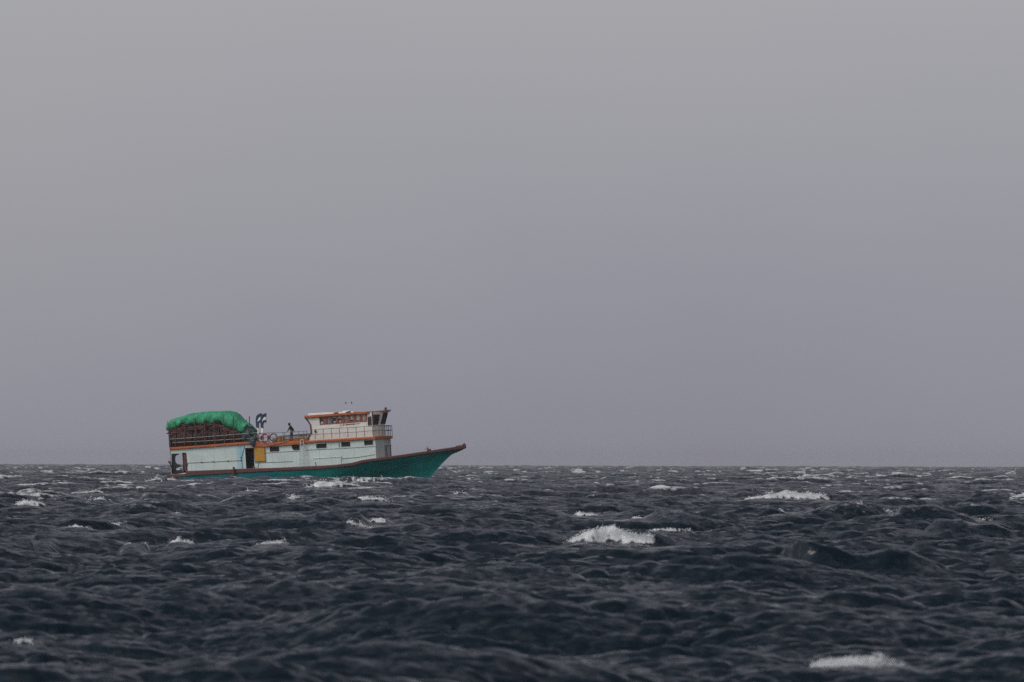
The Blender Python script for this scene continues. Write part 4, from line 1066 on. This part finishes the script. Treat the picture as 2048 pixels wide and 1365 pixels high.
# ------------------------------------------------------------------ sea, foam and spray
co, F, (nr, nc, ds, ph), blobs = build_sea()
M['foam'] = mat('white_froth', (.66, .67, .69), .85)
ib = bmesh.new(); bmesh.ops.create_icosphere(ib, subdivisions=1, radius=1)
iv = np.array([v.co[:] for v in ib.verts], np.float32); iff = np.array([[v.index for v in f.verts] for f in ib.faces], np.int32); ib.free()
def puffs(name, cent, rad, label_kind='stuff'):
    n_ = len(cent); rng = np.random.default_rng(4)
    sc_ = rad[:, None, None]*np.stack([rng.uniform(.8, 1.5, n_), rng.uniform(.7, 1.2, n_), rng.uniform(.55, 1.1, n_)], -1)[:, None, :]
    v = cent[:, None, :]+iv[None]*sc_*(1+rng.uniform(-.22, .22, (n_, len(iv), 1)))
    f = iff[None]+(np.arange(n_)*len(iv))[:, None, None]
    me_ = bpy.data.meshes.new(name); v = v.reshape(-1, 3).astype(np.float32); f = f.reshape(-1).astype(np.int32); nf = len(f)//3
    me_.vertices.add(len(v)); me_.vertices.foreach_set('co', v.ravel()); me_.loops.add(len(f)); me_.loops.foreach_set('vertex_index', f)
    me_.polygons.add(nf); me_.polygons.foreach_set('loop_start', np.arange(0, nf*3, 3, dtype=np.int32)); me_.polygons.foreach_set('use_smooth', np.ones(nf, bool))
    me_.update(calc_edges=True); me_.materials.append(M['foam'])
    o = bpy.data.objects.new(name, me_); C.objects.link(o); o['kind'] = 'stuff'; o['label'] = 'white froth and spray tumbling off the breaking wave crests'; o['category'] = 'sea foam'
    return o
rng = np.random.default_rng(21)
F2 = F.reshape(nr, nc); co3 = co.reshape(nr, nc, 3)
azm = np.abs(ph) < .075
rows = (ds > 60) & (ds < 5200)
sub = np.ix_(rows, azm)
f_ = F2[sub]; cc = co3[sub]
Dm = np.broadcast_to(ds[rows][:, None], f_.shape)
# a vertex stands for a cell of ds*dphi by row step; keep the puff count per visible area level
prob = np.clip(f_-.5, 0, 1)*np.where(Dm < 900, .7, .0)
pick = rng.random(f_.shape) < prob
cent = cc[pick]; dd = Dm[pick]; fv = f_[pick]
print('puffs', len(cent))
if len(cent) > 40000:
    k = rng.choice(len(cent), 40000, replace=False); cent, dd, fv = cent[k], dd[k], fv[k]
cent = np.repeat(cent, 7, 0); dd = np.repeat(dd, 7); fv = np.repeat(fv, 7)
cent = cent+rng.normal(0, 1, cent.shape)*dd[:, None]*np.array([.00022, .0007, 0])
rad = dd*.000034*rng.uniform(.4, 1.7, len(cent))*(.6+fv*.6)
rad = np.clip(rad, .004, .05)
lift = np.minimum(rng.exponential(1, len(cent)), 3)*rad*1.5*fv
cent = cent+np.stack([rng.normal(0, 1, len(cent))*rad, rng.normal(0, 1, len(cent))*rad, lift], -1)
puffs('sea_foam', cent.astype(np.float32), rad.astype(np.float32))

# ------------------------------------------------------------------ haze
HAZE = 0.00006
hm = bpy.data.materials.new('haze'); hm.use_nodes = True; t = hm.node_tree
t.nodes.remove(t.nodes['Principled BSDF']); pv = t.nodes.new('ShaderNodeVolumePrincipled')
pv.inputs['Density'].default_value = HAZE; pv.inputs['Color'].default_value = (.62, .62, .67, 1); pv.inputs['Anisotropy'].default_value = 0.0
t.links.new(pv.outputs[0], t.nodes['Material Output'].inputs['Volume'])
hb = MB().box((0, 0, .5), (7600, 7600, 7.0))
me = bpy.data.meshes.new('haze'); me.from_pydata(hb.v, [], hb.f); me.materials.append(hm)
bm = bmesh.new(); bm.from_mesh(me); bmesh.ops.recalc_face_normals(bm, faces=bm.faces); bm.to_mesh(me); bm.free()
hz = bpy.data.objects.new('haze', me); C.objects.link(hz); hz['kind'] = 'stuff'
for o in bpy.data.objects:
    if '_off' in o: del o['_off']
